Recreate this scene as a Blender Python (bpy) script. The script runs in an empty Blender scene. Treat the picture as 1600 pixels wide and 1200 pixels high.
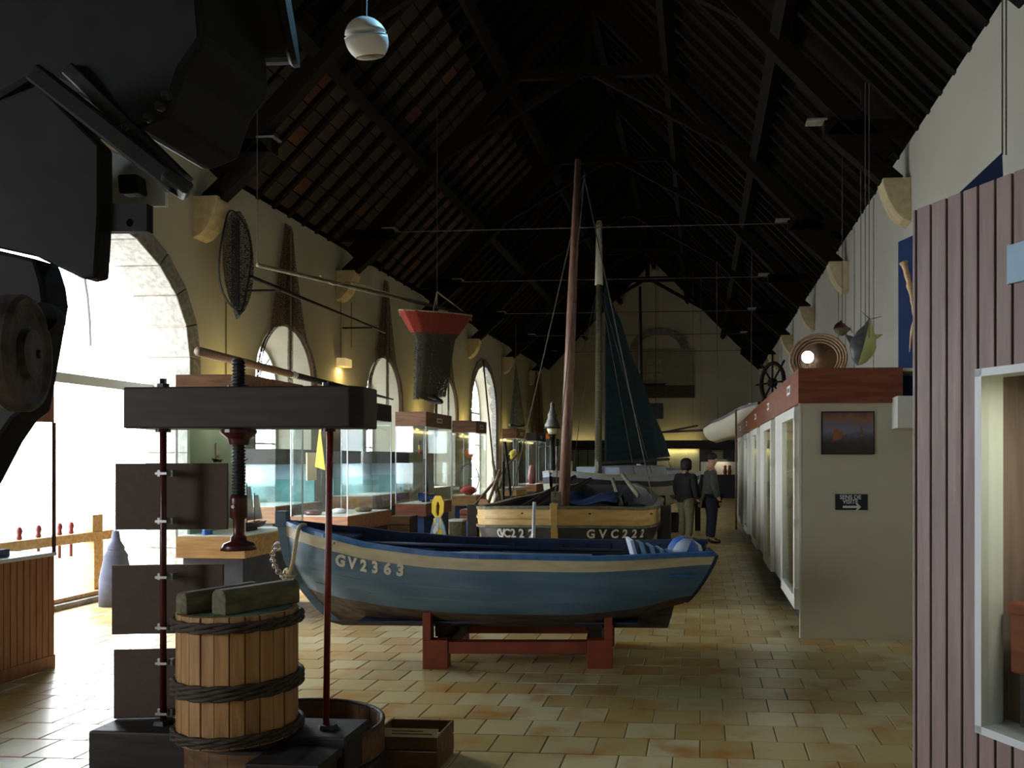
import bpy, bmesh, math, random
from mathutils import Vector, Matrix, Euler
random.seed(7)
R = math.radians
SC = bpy.context.scene
COL = SC.collection

# ------------------------------------------------------------------ camera
F, CX, CY, H = 1350.0, 984.0, 718.0, 1.65      # focal length, principal point (1600x1200 px), eye height
YAW = math.atan(110.0 / F)
SA, CA = math.sin(YAW), math.cos(YAW)
cam_d = bpy.data.cameras.new('camera'); cam = bpy.data.objects.new('camera', cam_d); COL.objects.link(cam)
cam.location = (0, 0, H); cam.rotation_euler = (R(90), 0, YAW)
cam_d.sensor_fit = 'HORIZONTAL'; cam_d.sensor_width = 36.0; cam_d.lens = F / 1600 * 36.0
cam_d.shift_x = (800 - CX) / 1600.0; cam_d.shift_y = (CY - 600) / 1600.0
cam_d.clip_start = 0.05; cam_d.clip_end = 500
SC.camera = cam

# ------------------------------------------------------------------ exposure, world
SC.view_settings.view_transform = 'Standard'; SC.view_settings.look = 'None'
SC.view_settings.gamma = 1.0; SC.view_settings.use_curve_mapping = False
SC.view_settings.exposure = -0.55
W = bpy.data.worlds.new('overcast_sky'); SC.world = W; W.use_nodes = True
wn = W.node_tree.nodes; wl = W.node_tree.links
wn['Background'].inputs['Color'].default_value = (0.92, 0.96, 1.0, 1)
wn['Background'].inputs['Strength'].default_value = 28.0
try:
    SC.cycles.use_denoising = True
    SC.cycles.max_bounces = 8; SC.cycles.diffuse_bounces = 4; SC.cycles.glossy_bounces = 3
    SC.cycles.transmission_bounces = 6; SC.cycles.transparent_max_bounces = 24
    SC.cycles.sample_clamp_indirect = 6.0
    SC.cycles.caustics_reflective = False; SC.cycles.caustics_refractive = False
except Exception:
    pass

# daylight portals in the arched openings of the left wall (they guide sky light, they emit nothing of their own)
for yc, w, z0, z1 in ((-0.2, 1.9, 0.9, 3.85), (9.4, 3.9, 0.05, 4.5), (14.1, 1.45, 0.9, 3.65), (18.65, 1.45, 0.9, 3.65), (23.3, 1.45, 0.9, 3.65), (27.6, 2.9, 0.05, 4.55)):
    ld = bpy.data.lights.new('daylight_portal', 'AREA'); ld.shape = 'RECTANGLE'; ld.size = z1 - z0; ld.size_y = w; ld.cycles.is_portal = True
    lo = bpy.data.objects.new('daylight_portal', ld); COL.objects.link(lo); lo.location = (-7.62, yc, (z0 + z1) / 2)
    lo.rotation_euler = Vector((1, 0, 0)).to_track_quat('-Z', 'Y').to_euler()
    lo.rotation_euler = Euler((0, R(-90), 0))

# ------------------------------------------------------------------ unprojection: pixel -> place at a known distance, height or wall
def ray(px, py):
    u, v = (px - CX) / F, (CY - py) / F
    return Vector((u * CA - SA, u * SA + CA, v))
def PY(px, py, Y):
    d = ray(px, py); k = Y / d.y; return Vector((d.x * k, Y, H + d.z * k))
def PX(px, py, X):
    d = ray(px, py); k = X / d.x; return Vector((X, d.y * k, H + d.z * k))
def PZ(px, py, Z):
    d = ray(px, py); k = (Z - H) / d.z; return Vector((d.x * k, d.y * k, Z))

# ------------------------------------------------------------------ materials
def nodes_of(name):
    m = bpy.data.materials.new(name); m.use_nodes = True
    return m, m.node_tree.nodes, m.node_tree.links, m.node_tree.nodes['Principled BSDF']
def mat(name, c1, c2=None, rough=0.6, scale=6.0, stretch=(1, 1, 1), metal=0.0, bump=0.0, detail=6.0, spec=0.5, lo=0.35, hi=0.65, coord='Object'):
    m, n, l, b = nodes_of(name)
    b.inputs['Roughness'].default_value = rough; b.inputs['Metallic'].default_value = metal
    b.inputs['Specular IOR Level'].default_value = spec
    if c2 is None:
        b.inputs['Base Color'].default_value = (*c1, 1)
        if bump == 0: return m
        c2 = c1
    tc = n.new('ShaderNodeTexCoord'); mp = n.new('ShaderNodeMapping'); mp.inputs['Scale'].default_value = stretch
    nz = n.new('ShaderNodeTexNoise'); nz.inputs['Scale'].default_value = scale; nz.inputs['Detail'].default_value = detail
    cr = n.new('ShaderNodeValToRGB')
    cr.color_ramp.elements[0].position = lo; cr.color_ramp.elements[0].color = (*c1, 1)
    cr.color_ramp.elements[1].position = hi; cr.color_ramp.elements[1].color = (*c2, 1)
    l.new(tc.outputs[coord], mp.inputs['Vector']); l.new(mp.outputs['Vector'], nz.inputs['Vector'])
    l.new(nz.outputs['Fac'], cr.inputs['Fac']); l.new(cr.outputs['Color'], b.inputs['Base Color'])
    if bump:
        bp = n.new('ShaderNodeBump'); bp.inputs['Strength'].default_value = bump; bp.inputs['Distance'].default_value = 0.02
        l.new(nz.outputs['Fac'], bp.inputs['Height']); l.new(bp.outputs['Normal'], b.inputs['Normal'])
    return m
def emis(name, c, s):
    m, n, l, b = nodes_of(name)
    b.inputs['Base Color'].default_value = (*c, 1); b.inputs['Emission Color'].default_value = (*c, 1)
    b.inputs['Emission Strength'].default_value = s
    return m
def glass(name, tint=(0.95, 0.98, 0.98), top=0.45):
    """thin pane: clear, mirror-like towards grazing view (Schlick, same from both sides)"""
    m, n, l, b = nodes_of(name); n.remove(b)
    out = n['Material Output']; tr = n.new('ShaderNodeBsdfTransparent'); tr.inputs['Color'].default_value = (*tint, 1)
    gl = n.new('ShaderNodeBsdfGlossy'); gl.inputs['Roughness'].default_value = 0.03; gl.inputs['Color'].default_value = (1, 1, 1, 1)
    ge = n.new('ShaderNodeNewGeometry'); dt = n.new('ShaderNodeVectorMath'); dt.operation = 'DOT_PRODUCT'
    l.new(ge.outputs['Incoming'], dt.inputs[0]); l.new(ge.outputs['Normal'], dt.inputs[1])
    def mth(op, a, bb=None):
        x = n.new('ShaderNodeMath'); x.operation = op
        for i, v in enumerate((a, bb)):
            if v is None: continue
            if isinstance(v, (int, float)): x.inputs[i].default_value = v
            else: l.new(v, x.inputs[i])
        return x.outputs[0]
    p5 = mth('POWER', mth('SUBTRACT', 1.0, mth('ABSOLUTE', dt.outputs['Value'])), 5.0)
    fac = mth('ADD', mth('MULTIPLY', p5, top), 0.03)
    mx = n.new('ShaderNodeMixShader'); l.new(fac, mx.inputs['Fac'])
    l.new(tr.outputs['BSDF'], mx.inputs[1]); l.new(gl.outputs['BSDF'], mx.inputs[2]); l.new(mx.outputs['Shader'], out.inputs['Surface'])
    return m
def net_mat(name, c, scale, dens, stretch=(1, 1, 1)):
    """knotted mesh: threads opaque, gaps clear"""
    m, n, l, b = nodes_of(name); out = n['Material Output']
    b.inputs['Base Color'].default_value = (*c, 1); b.inputs['Roughness'].default_value = 0.95
    tc = n.new('ShaderNodeTexCoord'); mp = n.new('ShaderNodeMapping'); mp.inputs['Scale'].default_value = stretch
    l.new(tc.outputs['Object'], mp.inputs['Vector'])
    vo = n.new('ShaderNodeTexVoronoi'); vo.feature = 'DISTANCE_TO_EDGE'; vo.inputs['Scale'].default_value = scale
    l.new(mp.outputs['Vector'], vo.inputs['Vector'])
    ma = n.new('ShaderNodeMath'); ma.operation = 'LESS_THAN'; ma.inputs[1].default_value = dens
    l.new(vo.outputs['Distance'], ma.inputs[0])
    tr = n.new('ShaderNodeBsdfTransparent'); mx = n.new('ShaderNodeMixShader')
    l.new(ma.outputs['Value'], mx.inputs['Fac']); l.new(tr.outputs['BSDF'], mx.inputs[1]); l.new(b.outputs['BSDF'], mx.inputs[2])
    l.new(mx.outputs['Shader'], out.inputs['Surface'])
    return m

M = {}
def wood(key, c1, c2, axis='x', rough=0.55, sc=3.0, bump=0.15, spec=0.4):
    st = {'x': (1, 9, 9), 'y': (9, 1, 9), 'z': (9, 9, 1)}[axis]
    M[key] = mat(key, c1, c2, rough, sc, st, bump=bump, spec=spec)
M['plaster'] = mat('plaster', (0.46, 0.42, 0.315), (0.55, 0.51, 0.395), 0.9, 0.9, bump=0.25, lo=0.3, hi=0.7)
M['plaster_cool'] = mat('plaster_cool', (0.36, 0.345, 0.295), (0.43, 0.415, 0.355), 0.9, 0.9, bump=0.2, lo=0.3, hi=0.7)
M['stone'] = mat('stone', (0.15, 0.142, 0.125), (0.26, 0.245, 0.215), 0.9, 14, bump=0.5)
M['stone_warm'] = mat('stone_warm', (0.45, 0.36, 0.22), (0.56, 0.46, 0.28), 0.9, 10, bump=0.3)
M['grout'] = mat('grout', (0.17, 0.145, 0.10), (0.22, 0.19, 0.14), 0.8, 20)
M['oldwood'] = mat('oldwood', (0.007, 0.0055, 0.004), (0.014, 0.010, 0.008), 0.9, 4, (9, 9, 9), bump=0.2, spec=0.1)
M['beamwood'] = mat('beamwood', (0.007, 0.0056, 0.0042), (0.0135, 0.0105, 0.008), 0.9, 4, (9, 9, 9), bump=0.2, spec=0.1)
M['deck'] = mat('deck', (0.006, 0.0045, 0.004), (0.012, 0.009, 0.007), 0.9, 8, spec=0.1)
M['white'] = mat('white_paint', (0.70, 0.69, 0.62), (0.76, 0.75, 0.69), 0.45, 2)
M['offwhite'] = mat('offwhite_panel', (0.58, 0.54, 0.42), (0.63, 0.59, 0.46), 0.6, 1.5)
M['cream'] = mat('cream_paint', (0.62, 0.56, 0.36), (0.68, 0.62, 0.42), 0.7, 2)
wood('mahogany', (0.16, 0.040, 0.018), (0.26, 0.075, 0.035), 'y', 0.4)
wood('mahogany_x', (0.16, 0.040, 0.018), (0.26, 0.075, 0.035), 'x', 0.4)
wood('brownwood', (0.17, 0.075, 0.035), (0.30, 0.14, 0.065), 'x', 0.5)
wood('pine', (0.42, 0.24, 0.10), (0.60, 0.38, 0.18), 'x', 0.5)
wood('boards', (0.185, 0.13, 0.125), (0.245, 0.175, 0.168), 'z', 0.5)  # same boarding as boards_red, mauve cast of cool daylight mixed into the colour
wood('boards_red', (0.28, 0.11, 0.05), (0.38, 0.16, 0.075), 'z', 0.5)
wood('darkwood', (0.012, 0.009, 0.009), (0.028, 0.020, 0.018), 'x', 0.6)
wood('stave', (0.30, 0.16, 0.065), (0.48, 0.28, 0.12), 'z', 0.6, 2.5, 0.3)
wood('hoop', (0.030, 0.022, 0.016), (0.075, 0.055, 0.040), 'x', 0.7, 6, 0.5)
wood('greywood', (0.10, 0.095, 0.06), (0.20, 0.18, 0.11), 'y', 0.8)
wood('greenlid', (0.08, 0.12, 0.065), (0.15, 0.20, 0.11), 'y', 0.8)
wood('spar', (0.22, 0.13, 0.075), (0.32, 0.20, 0.12), 'z', 0.5)
wood('mastwood', (0.14, 0.075, 0.05), (0.22, 0.12, 0.08), 'z', 0.4)
wood('crate', (0.10, 0.05, 0.022), (0.18, 0.095, 0.04), 'x', 0.7)
M['iron'] = mat('iron', (0.010, 0.010, 0.012), (0.03, 0.03, 0.034), 0.45, 12, metal=0.3, bump=0.3)
M['castiron'] = mat('castiron', (0.003, 0.0035, 0.004), (0.008, 0.009, 0.010), 0.7, 9, bump=0.2, spec=0.25)
M['rust'] = mat('rust', (0.025, 0.02, 0.02), (0.09, 0.07, 0.068), 0.75, 16, bump=0.6)
M['redpaint'] = mat('redpaint', (0.13, 0.012, 0.012), (0.19, 0.02, 0.018), 0.4, 8)
M['darkred'] = mat('darkred', (0.055, 0.010, 0.012), (0.085, 0.014, 0.015), 0.3, 8)
M['cradle'] = mat('cradle', (0.20, 0.035, 0.016), (0.28, 0.055, 0.024), 0.6, 6)
M['panelback'] = mat('panelback', (0.070, 0.044, 0.034), (0.085, 0.055, 0.042), 0.7, 30)
M['steel'] = mat('steel', (0.32, 0.33, 0.34), (0.42, 0.43, 0.44), 0.35, 10, metal=0.8)
M['alu'] = mat('alu', (0.62, 0.66, 0.70), None, 0.35, metal=0.2)
M['black'] = mat('black', (0.008, 0.008, 0.009), None, 0.6)
M['plinthdark'] = mat('plinthdark', (0.03, 0.028, 0.028), (0.04, 0.038, 0.036), 0.7, 8)
M['plinthblue'] = mat('plinthblue', (0.055, 0.065, 0.11), (0.08, 0.09, 0.14), 0.8, 8)
M['navy'] = mat('navy', (0.012, 0.016, 0.032), None, 0.5)
M['hullblue'] = mat('hullblue', (0.055, 0.125, 0.21), (0.12, 0.22, 0.33), 0.45, 2.2, (1, 1, 7), bump=0.12, lo=0.25, hi=0.75)
M['hullbottom'] = mat('hullbottom', (0.055, 0.040, 0.034), (0.12, 0.092, 0.08), 0.7, 5, (1, 4, 6), bump=0.3)
M['hullcream'] = mat('hullcream', (0.50, 0.44, 0.27), (0.66, 0.60, 0.42), 0.5, 4, (1, 1, 5), bump=0.1)
M['railblue'] = mat('railblue', (0.02, 0.10, 0.30), (0.05, 0.20, 0.50), 0.4, 10, bump=0.2)
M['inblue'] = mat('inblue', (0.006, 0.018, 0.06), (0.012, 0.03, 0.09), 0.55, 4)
M['yellowhull'] = mat('yellowhull', (0.48, 0.30, 0.09), (0.62, 0.42, 0.15), 0.5, 4, (1, 1, 5), bump=0.15)
M['blackhull'] = mat('blackhull', (0.018, 0.017, 0.018), (0.035, 0.033, 0.034), 0.5, 4)
M['whitehull'] = mat('whitehull', (0.60, 0.57, 0.44), (0.68, 0.65, 0.53), 0.5, 3)
M['bluewhite'] = mat('bluewhite', (0.55, 0.63, 0.78), (0.66, 0.72, 0.84), 0.5, 3)
M['sail'] = mat('sail', (0.012, 0.042, 0.060), (0.022, 0.065, 0.085), 0.9, 3, (1, 1, 4), bump=0.3)
M['rope'] = mat('rope', (0.46, 0.38, 0.24), (0.62, 0.54, 0.38), 0.9, 60, bump=0.6)
M['darkrope'] = mat('darkrope', (0.06, 0.05, 0.04), (0.12, 0.10, 0.08), 0.9, 60)
M['chain'] = mat('chain', (0.30, 0.25, 0.20), (0.45, 0.40, 0.34), 0.5, 30, metal=0.6)
M['lettering'] = mat('lettering', (0.72, 0.70, 0.62), None, 0.6)
M['white_pure'] = mat('white_pure', (0.80, 0.80, 0.78), None, 0.5)
M['red'] = mat('red', (0.42, 0.045, 0.03), (0.52, 0.07, 0.045), 0.8, 20)
M['orange'] = mat('orange', (0.75, 0.20, 0.03), None, 0.6)
M['yellow'] = mat('yellow', (0.78, 0.52, 0.03), None, 0.5)
M['skyblue'] = mat('skyblue', (0.20, 0.34, 0.48), (0.30, 0.45, 0.60), 0.5, 5)
M['blue'] = mat('blue', (0.03, 0.13, 0.50), None, 0.5)
M['deepblue'] = mat('deepblue', (0.012, 0.035, 0.14), (0.018, 0.05, 0.18), 0.7, 4)
M['net_black'] = net_mat('net_black', (0.085, 0.080, 0.062), 60, 0.12, (1, 1, 0.22))
M['net_brown'] = net_mat('net_brown', (0.085, 0.042, 0.026), 75, 0.16, (1, 1, .6))
M['net_hoop'] = net_mat('net_hoop', (0.022, 0.024, 0.030), 95, 0.19, (1, 1, 0.35))
M['net_green'] = net_mat('net_green', (0.04, 0.07, 0.06), 30, 0.12)
M['glass'] = glass('glass'); M['dimglass'] = glass('dim_glass', (0.58, 0.60, 0.62))  # second glass: grey tint added to cut daylight entering the windows
M['shirt_dark'] = mat('shirt_dark', (0.016, 0.015, 0.018), (0.028, 0.026, 0.030), 0.9, 30)
M['jacket'] = mat('jacket', (0.040, 0.044, 0.036), (0.065, 0.070, 0.058), 0.8, 20)
M['jeans'] = mat('jeans', (0.014, 0.016, 0.028), (0.024, 0.026, 0.042), 0.9, 40)
M['khaki'] = mat('khaki', (0.20, 0.19, 0.11), (0.28, 0.26, 0.16), 0.9, 20)
M['skin'] = mat('skin', (0.42, 0.22, 0.15), (0.50, 0.28, 0.19), 0.6, 8)
M['hair'] = mat('hair', (0.012, 0.010, 0.009), (0.03, 0.024, 0.02), 0.7, 60)
M['teal'] = mat('teal', (0.20, 0.48, 0.50), (0.32, 0.62, 0.62), 0.6, 3)
M['paleboard'] = mat('paleboard', (0.50, 0.50, 0.36), (0.58, 0.58, 0.44), 0.7, 2)
M['greenboard'] = mat('greenboard', (0.20, 0.25, 0.16), (0.27, 0.32, 0.21), 0.7, 3)
M['tile_roof'] = mat('tile_roof', (0.035, 0.018, 0.012), (0.10, 0.040, 0.022), 0.9, 1.7, lo=0.4, hi=0.75, coord='Object')

# floor tile: every tile has its own tone, with an orange bloom inside it
def make_tile_mat(pitch):
    m, n, l, b = nodes_of('floor_tile')
    ge = n.new('ShaderNodeNewGeometry'); sp = n.new('ShaderNodeSeparateXYZ'); l.new(ge.outputs['Position'], sp.inputs['Vector'])
    def mth(op, a, bb=None):
        x = n.new('ShaderNodeMath'); x.operation = op
        for i, v in enumerate((a, bb)):
            if v is None: continue
            if isinstance(v, (int, float)): x.inputs[i].default_value = v
            else: l.new(v, x.inputs[i])
        return x.outputs[0]
    row = mth('FLOOR', mth('DIVIDE', sp.outputs['Y'], pitch))
    odd = mth('MULTIPLY', mth('FLOORED_MODULO', row, 2), 0.5)
    col = mth('FLOOR', mth('ADD', mth('DIVIDE', sp.outputs['X'], pitch), odd))
    cb = n.new('ShaderNodeCombineXYZ'); l.new(col, cb.inputs['X']); l.new(row, cb.inputs['Y'])
    wnz = n.new('ShaderNodeTexWhiteNoise'); wnz.noise_dimensions = '2D'; l.new(cb.outputs['Vector'], wnz.inputs['Vector'])
    cr = n.new('ShaderNodeValToRGB'); e = cr.color_ramp.elements
    e[0].position = 0; e[0].color = (0.46, 0.33, 0.12, 1); e[1].position = 1; e[1].color = (0.62, 0.53, 0.29, 1)
    for p, c in ((0.25, (0.58, 0.45, 0.19)), (0.5, (0.66, 0.57, 0.33)), (0.72, (0.50, 0.34, 0.11))):
        x = e.new(p); x.color = (*c, 1)
    l.new(wnz.outputs['Value'], cr.inputs['Fac'])
    nz = n.new('ShaderNodeTexNoise'); nz.inputs['Scale'].default_value = 3.2; nz.inputs['Detail'].default_value = 4
    l.new(ge.outputs['Position'], nz.inputs['Vector'])
    cr2 = n.new('ShaderNodeValToRGB'); cr2.color_ramp.elements[0].position = 0.50; cr2.color_ramp.elements[1].position = 0.72
    l.new(nz.outputs['Fac'], cr2.inputs['Fac'])
    mx = n.new('ShaderNodeMix'); mx.data_type = 'RGBA'; l.new(cr2.outputs['Color'], mx.inputs['Factor'])
    l.new(cr.outputs['Color'], mx.inputs['A']); mx.inputs['B'].default_value = (0.46, 0.20, 0.035, 1)
    l.new(mx.outputs['Result'], b.inputs['Base Color'])
    b.inputs['Roughness'].default_value = 0.28; b.inputs['Specular IOR Level'].default_value = 0.5
    bp = n.new('ShaderNodeBump'); bp.inputs['Strength'].default_value = 0.08
    nz2 = n.new('ShaderNodeTexNoise'); nz2.inputs['Scale'].default_value = 9
    l.new(ge.outputs['Position'], nz2.inputs['Vector']); l.new(nz2.outputs['Fac'], bp.inputs['Height']); l.new(bp.outputs['Normal'], b.inputs['Normal'])
    return m
TP = 0.30
M['tile'] = make_tile_mat(TP)

# ------------------------------------------------------------------ mesh building
class MB:
    def __init__(s): s.v = []; s.f = []
    def add(s, vs, fs):
        o = len(s.v); s.v += [tuple(v) for v in vs]; s.f += [tuple(i + o for i in f) for f in fs]; return s
    def box(s, x0, x1, y0, y1, z0, z1, mtx=None):
        vs = [Vector(p) for p in ((x0,y0,z0),(x1,y0,z0),(x1,y1,z0),(x0,y1,z0),(x0,y0,z1),(x1,y0,z1),(x1,y1,z1),(x0,y1,z1))]
        if mtx: vs = [mtx @ v for v in vs]
        return s.add(vs, [(0,3,2,1),(4,5,6,7),(0,1,5,4),(1,2,6,5),(2,3,7,6),(3,0,4,7)])
    def bar(s, a, b, w, h, up=(0, 0, 1)):
        a, b = Vector(a), Vector(b); d = (b - a); L = d.length; d.normalize(); up = Vector(up)
        x = d.cross(up)
        if x.length < 1e-4: x = d.cross(Vector((1, 0, 0)))
        x.normalize(); u = x.cross(d)
        vs = [p + x * sx * w / 2 + u * su * h / 2 for p in (a, b) for sx, su in ((-1,-1),(1,-1),(1,1),(-1,1))]
        return s.add(vs, [(0,1,2,3),(7,6,5,4),(0,4,5,1),(1,5,6,2),(2,6,7,3),(3,7,4,0)])
    def tube(s, pts, r, n=8, cap=True):
        pts = [Vector(p) for p in pts]; rs = r if isinstance(r, (list, tuple)) else [r] * len(pts)
        ref = None; rings = []
        for i, p in enumerate(pts):
            d = (pts[min(i + 1, len(pts) - 1)] - pts[max(i - 1, 0)]).normalized()
            if ref is None:
                ref = d.orthogonal().normalized()
            ref = (ref - d * ref.dot(d))
            ref = ref.normalized() if ref.length > 1e-5 else d.orthogonal().normalized()
            b = d.cross(ref)
            rings.append([p + (ref * math.cos(2 * math.pi * k / n) + b * math.sin(2 * math.pi * k / n)) * rs[i] for k in range(n)])
        vs = [v for r_ in rings for v in r_]; fs = []
        for i in range(len(pts) - 1):
            for k in range(n):
                fs.append((i*n+k, i*n+(k+1)%n, (i+1)*n+(k+1)%n, (i+1)*n+k))
        if cap: fs.append(tuple(range(n - 1, -1, -1))); fs.append(tuple(range((len(pts)-1)*n, len(pts)*n)))
        return s.add(vs, fs)
    def ring(s, c, r, th, n=24, axis=(0, 0, 1), m=6, sx=1.0, sy=1.0):
        c = Vector(c); q = Vector((0, 0, 1)).rotation_difference(Vector(axis).normalized())
        vs = []; fs = []
        for i in range(n):
            a = 2*math.pi*i/n
            for k in range(m):
                b = 2*math.pi*k/m
                vs.append(c + q @ Vector(((r + th*math.cos(b))*math.cos(a)*sx, (r + th*math.cos(b))*math.sin(a)*sy, th*math.sin(b))))
        for i in range(n):
            for k in range(m):
                fs.append((i*m+k, ((i+1)%n)*m+k, ((i+1)%n)*m+(k+1)%m, i*m+(k+1)%m))
        return s.add(vs, fs)
    def lathe(s, prof, c=(0, 0, 0), axis=(0, 0, 1), n=20, sx=1.0, sy=1.0, mtx=None):
        c = Vector(c); q = Vector((0, 0, 1)).rotation_difference(Vector(axis).normalized()); vs = []; fs = []
        for (r, z) in prof:
            for k in range(n):
                a = 2*math.pi*k/n; vs.append(c + q @ Vector((r*math.cos(a)*sx, r*math.sin(a)*sy, z)))
        for i in range(len(prof) - 1):
            for k in range(n): fs.append((i*n+k, i*n+(k+1)%n, (i+1)*n+(k+1)%n, (i+1)*n+k))
        if prof[0][0] > 1e-4: fs.append(tuple(range(n - 1, -1, -1)))
        if prof[-1][0] > 1e-4: fs.append(tuple(range((len(prof)-1)*n, len(prof)*n)))
        return s.add(vs, fs)
    def prism(s, poly, off):
        """poly: list of 3D points (planar), off: extrusion vector"""
        p = [Vector(q) for q in poly]; o = Vector(off); n = len(p)
        return s.add(p + [q + o for q in p], [tuple(range(n - 1, -1, -1)), tuple(range(n, 2*n))] + [(i, (i+1)%n, n+(i+1)%n, n+i) for i in range(n)])
    def grid(s, fn, nu, nv, thick=None):
        vs = [Vector(fn(i / nu, j / nv)) for i in range(nu + 1) for j in range(nv + 1)]
        fs = [(i*(nv+1)+j, (i+1)*(nv+1)+j, (i+1)*(nv+1)+j+1, i*(nv+1)+j+1) for i in range(nu) for j in range(nv)]
        return s.add(vs, fs)
    def build(s, name, m, parent=None, smooth=False, bevel=0, solid=0, subd=0, fix=True):
        me = bpy.data.meshes.new(name); me.from_pydata(s.v, [], s.f); me.update()
        if fix:
            bm = bmesh.new(); bm.from_mesh(me); bmesh.ops.recalc_face_normals(bm, faces=bm.faces); bm.to_mesh(me); bm.free()
        me.materials.append(M[m] if isinstance(m, str) else m)
        o = bpy.data.objects.new(name, me); COL.objects.link(o)
        if parent: o.parent = parent
        if smooth:
            for p in me.polygons: p.use_smooth = True
        if solid:
            md = o.modifiers.new('thick', 'SOLIDIFY'); md.thickness = solid; md.offset = 0
        if bevel:
            md = o.modifiers.new('edge', 'BEVEL'); md.width = bevel; md.segments = 2; md.limit_method = 'ANGLE'
        if subd:
            md = o.modifiers.new('round', 'SUBSURF'); md.levels = subd; md.render_levels = subd
        return o
def tag(o, label, cat, group=None):
    o['label'] = label; o['category'] = cat
    if group: o['group'] = group
    return o
def thing(name, label, cat, loc=(0, 0, 0), rot=(0, 0, 0), group=None):
    o = bpy.data.objects.new(name, None); COL.objects.link(o); o.location = loc; o.rotation_euler = rot
    o.empty_display_size = 0.1
    return tag(o, label, cat, group)
def struct(o, label=None):
    o['kind'] = 'structure'
    if label: o['label'] = label
    return o
def shared(name, me, parent=None, mtx=None):
    o = bpy.data.objects.new(name, me); COL.objects.link(o)
    if parent: o.parent = parent
    if mtx is not None: o.matrix_local = mtx
    return o
def text_mesh(txt, size, depth=0.004, bold=0.0):
    cu = bpy.data.curves.new('t', 'FONT'); cu.body = txt; cu.size = size; cu.extrude = depth / 2; cu.offset = bold
    cu.align_x = 'CENTER'; cu.align_y = 'CENTER'; cu.resolution_u = 3
    ob = bpy.data.objects.new('t', cu); COL.objects.link(ob); dg = bpy.context.evaluated_depsgraph_get(); dg.update()
    me = bpy.data.meshes.new_from_object(ob.evaluated_get(dg)); bpy.data.objects.remove(ob); bpy.data.curves.remove(cu)
    me.materials.clear(); return me
def area(name, loc, size, energy, color, target=None, direction=None, sy=None, spread=None):
    d = bpy.data.lights.new(name, 'AREA'); d.energy = energy; d.color = color; d.size = size
    if sy: d.shape = 'RECTANGLE'; d.size_y = sy
    if spread: d.spread = spread
    o = bpy.data.objects.new(name, d); COL.objects.link(o); o.location = loc
    v = Vector(direction) if direction else (Vector(target) - Vector(loc))
    o.rotation_euler = v.to_track_quat('-Z', 'Y').to_euler(); return o
def spline(pts, n=6):
    pts = [Vector(p) for p in pts]; out = []
    for i in range(len(pts) - 1):
        p0, p1, p2, p3 = pts[max(i-1, 0)], pts[i], pts[i+1], pts[min(i+2, len(pts)-1)]
        for k in range(n):
            t = k / n
            out.append(0.5*((2*p1) + (p2-p0)*t + (2*p0-5*p1+4*p2-p3)*t*t + (-p0+3*p1-3*p2+p3)*t**3))
    out.append(pts[-1]); return out
def lerp_tab(tab, s):
    for (a, va), (b, vb) in zip(tab, tab[1:]):
        if s <= b:
            k = (s - a) / (b - a) if b > a else 0
            k2 = k * k * (3 - 2 * k) * 0.5 + k * 0.5
            return va + (vb - va) * k2
    return tab[-1][1]
# ================================================================== THE HALL
XL, XR, ZE, YB, YF = -7.0, 2.72, 5.8, 40.0, -3.0
XM = (XL + XR) / 2; ZR = 10.75; SL = (ZR - ZE) / (XM - XL)
TRUSS = [2.15 + 4.72 * i for i in range(8)]
WT = 0.6
# ---- floor: grout slab and tiles
floor = struct(MB().box(XL - 0.6, XR + 0.3, YF - 0.3, YB + 0.3, -0.15, -0.006).build('floor', 'grout'), 'yellow and buff stoneware tile floor laid in staggered rows')
tb = MB(); g = 0.003; q = TP / 2 - g
tb.add([(-q,-q,-0.02),(q,-q,-0.02),(q,q,-0.02),(-q,q,-0.02),(-q,-q,-0.003),(q,-q,-0.003),(q,q,-0.003),(-q,q,-0.003),
        (-q+.004,-q+.004,0),(q-.004,-q+.004,0),(q-.004,q-.004,0),(-q+.004,q-.004,0)],
       [(0,1,5,4),(1,2,6,5),(2,3,7,6),(3,0,4,7),(4,5,9,8),(5,6,10,9),(6,7,11,10),(7,4,8,11),(8,9,10,11)])
tile_me = bpy.data.meshes.new('tile'); tile_me.from_pydata(tb.v, [], tb.f); tile_me.materials.append(M['tile'])
cells = []
for r in range(int(YF / TP), int(YB / TP)):
    o = 0.5 * (r % 2)
    for c in range(int(XL / TP) - 1, int(XR / TP) + 1):
        x, y = (c + 0.5 - o) * TP, (r + 0.5) * TP
        if x - TP / 2 < XL - 0.58 or x + TP / 2 > XR + 0.2: continue
        d = y * CA - x * SA
        px = CX + F * (x * CA + y * SA) / d if d > 0.5 else -1; py = CY + F * H / d if d > 0.5 else -1
        seen = (-20 < px < 175 or 470 < px < 1425) and 900 < py < 1215 and not (450 < px < 1000 and py < 965)
        cells.append((0 if seen else 1, y, x))
cells.sort()
rest = MB()
for i, (s, y, x) in enumerate(cells):
    if i < 300 and s == 0: shared('tile', tile_me, floor, Matrix.Translation((x, y, 0)))
    else: rest.add([(a + x, b + y, c) for a, b, c in tb.v], tb.f)
o = rest.build('tile_field', 'tile', floor, fix=False); o['kind'] = 'stuff'

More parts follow.
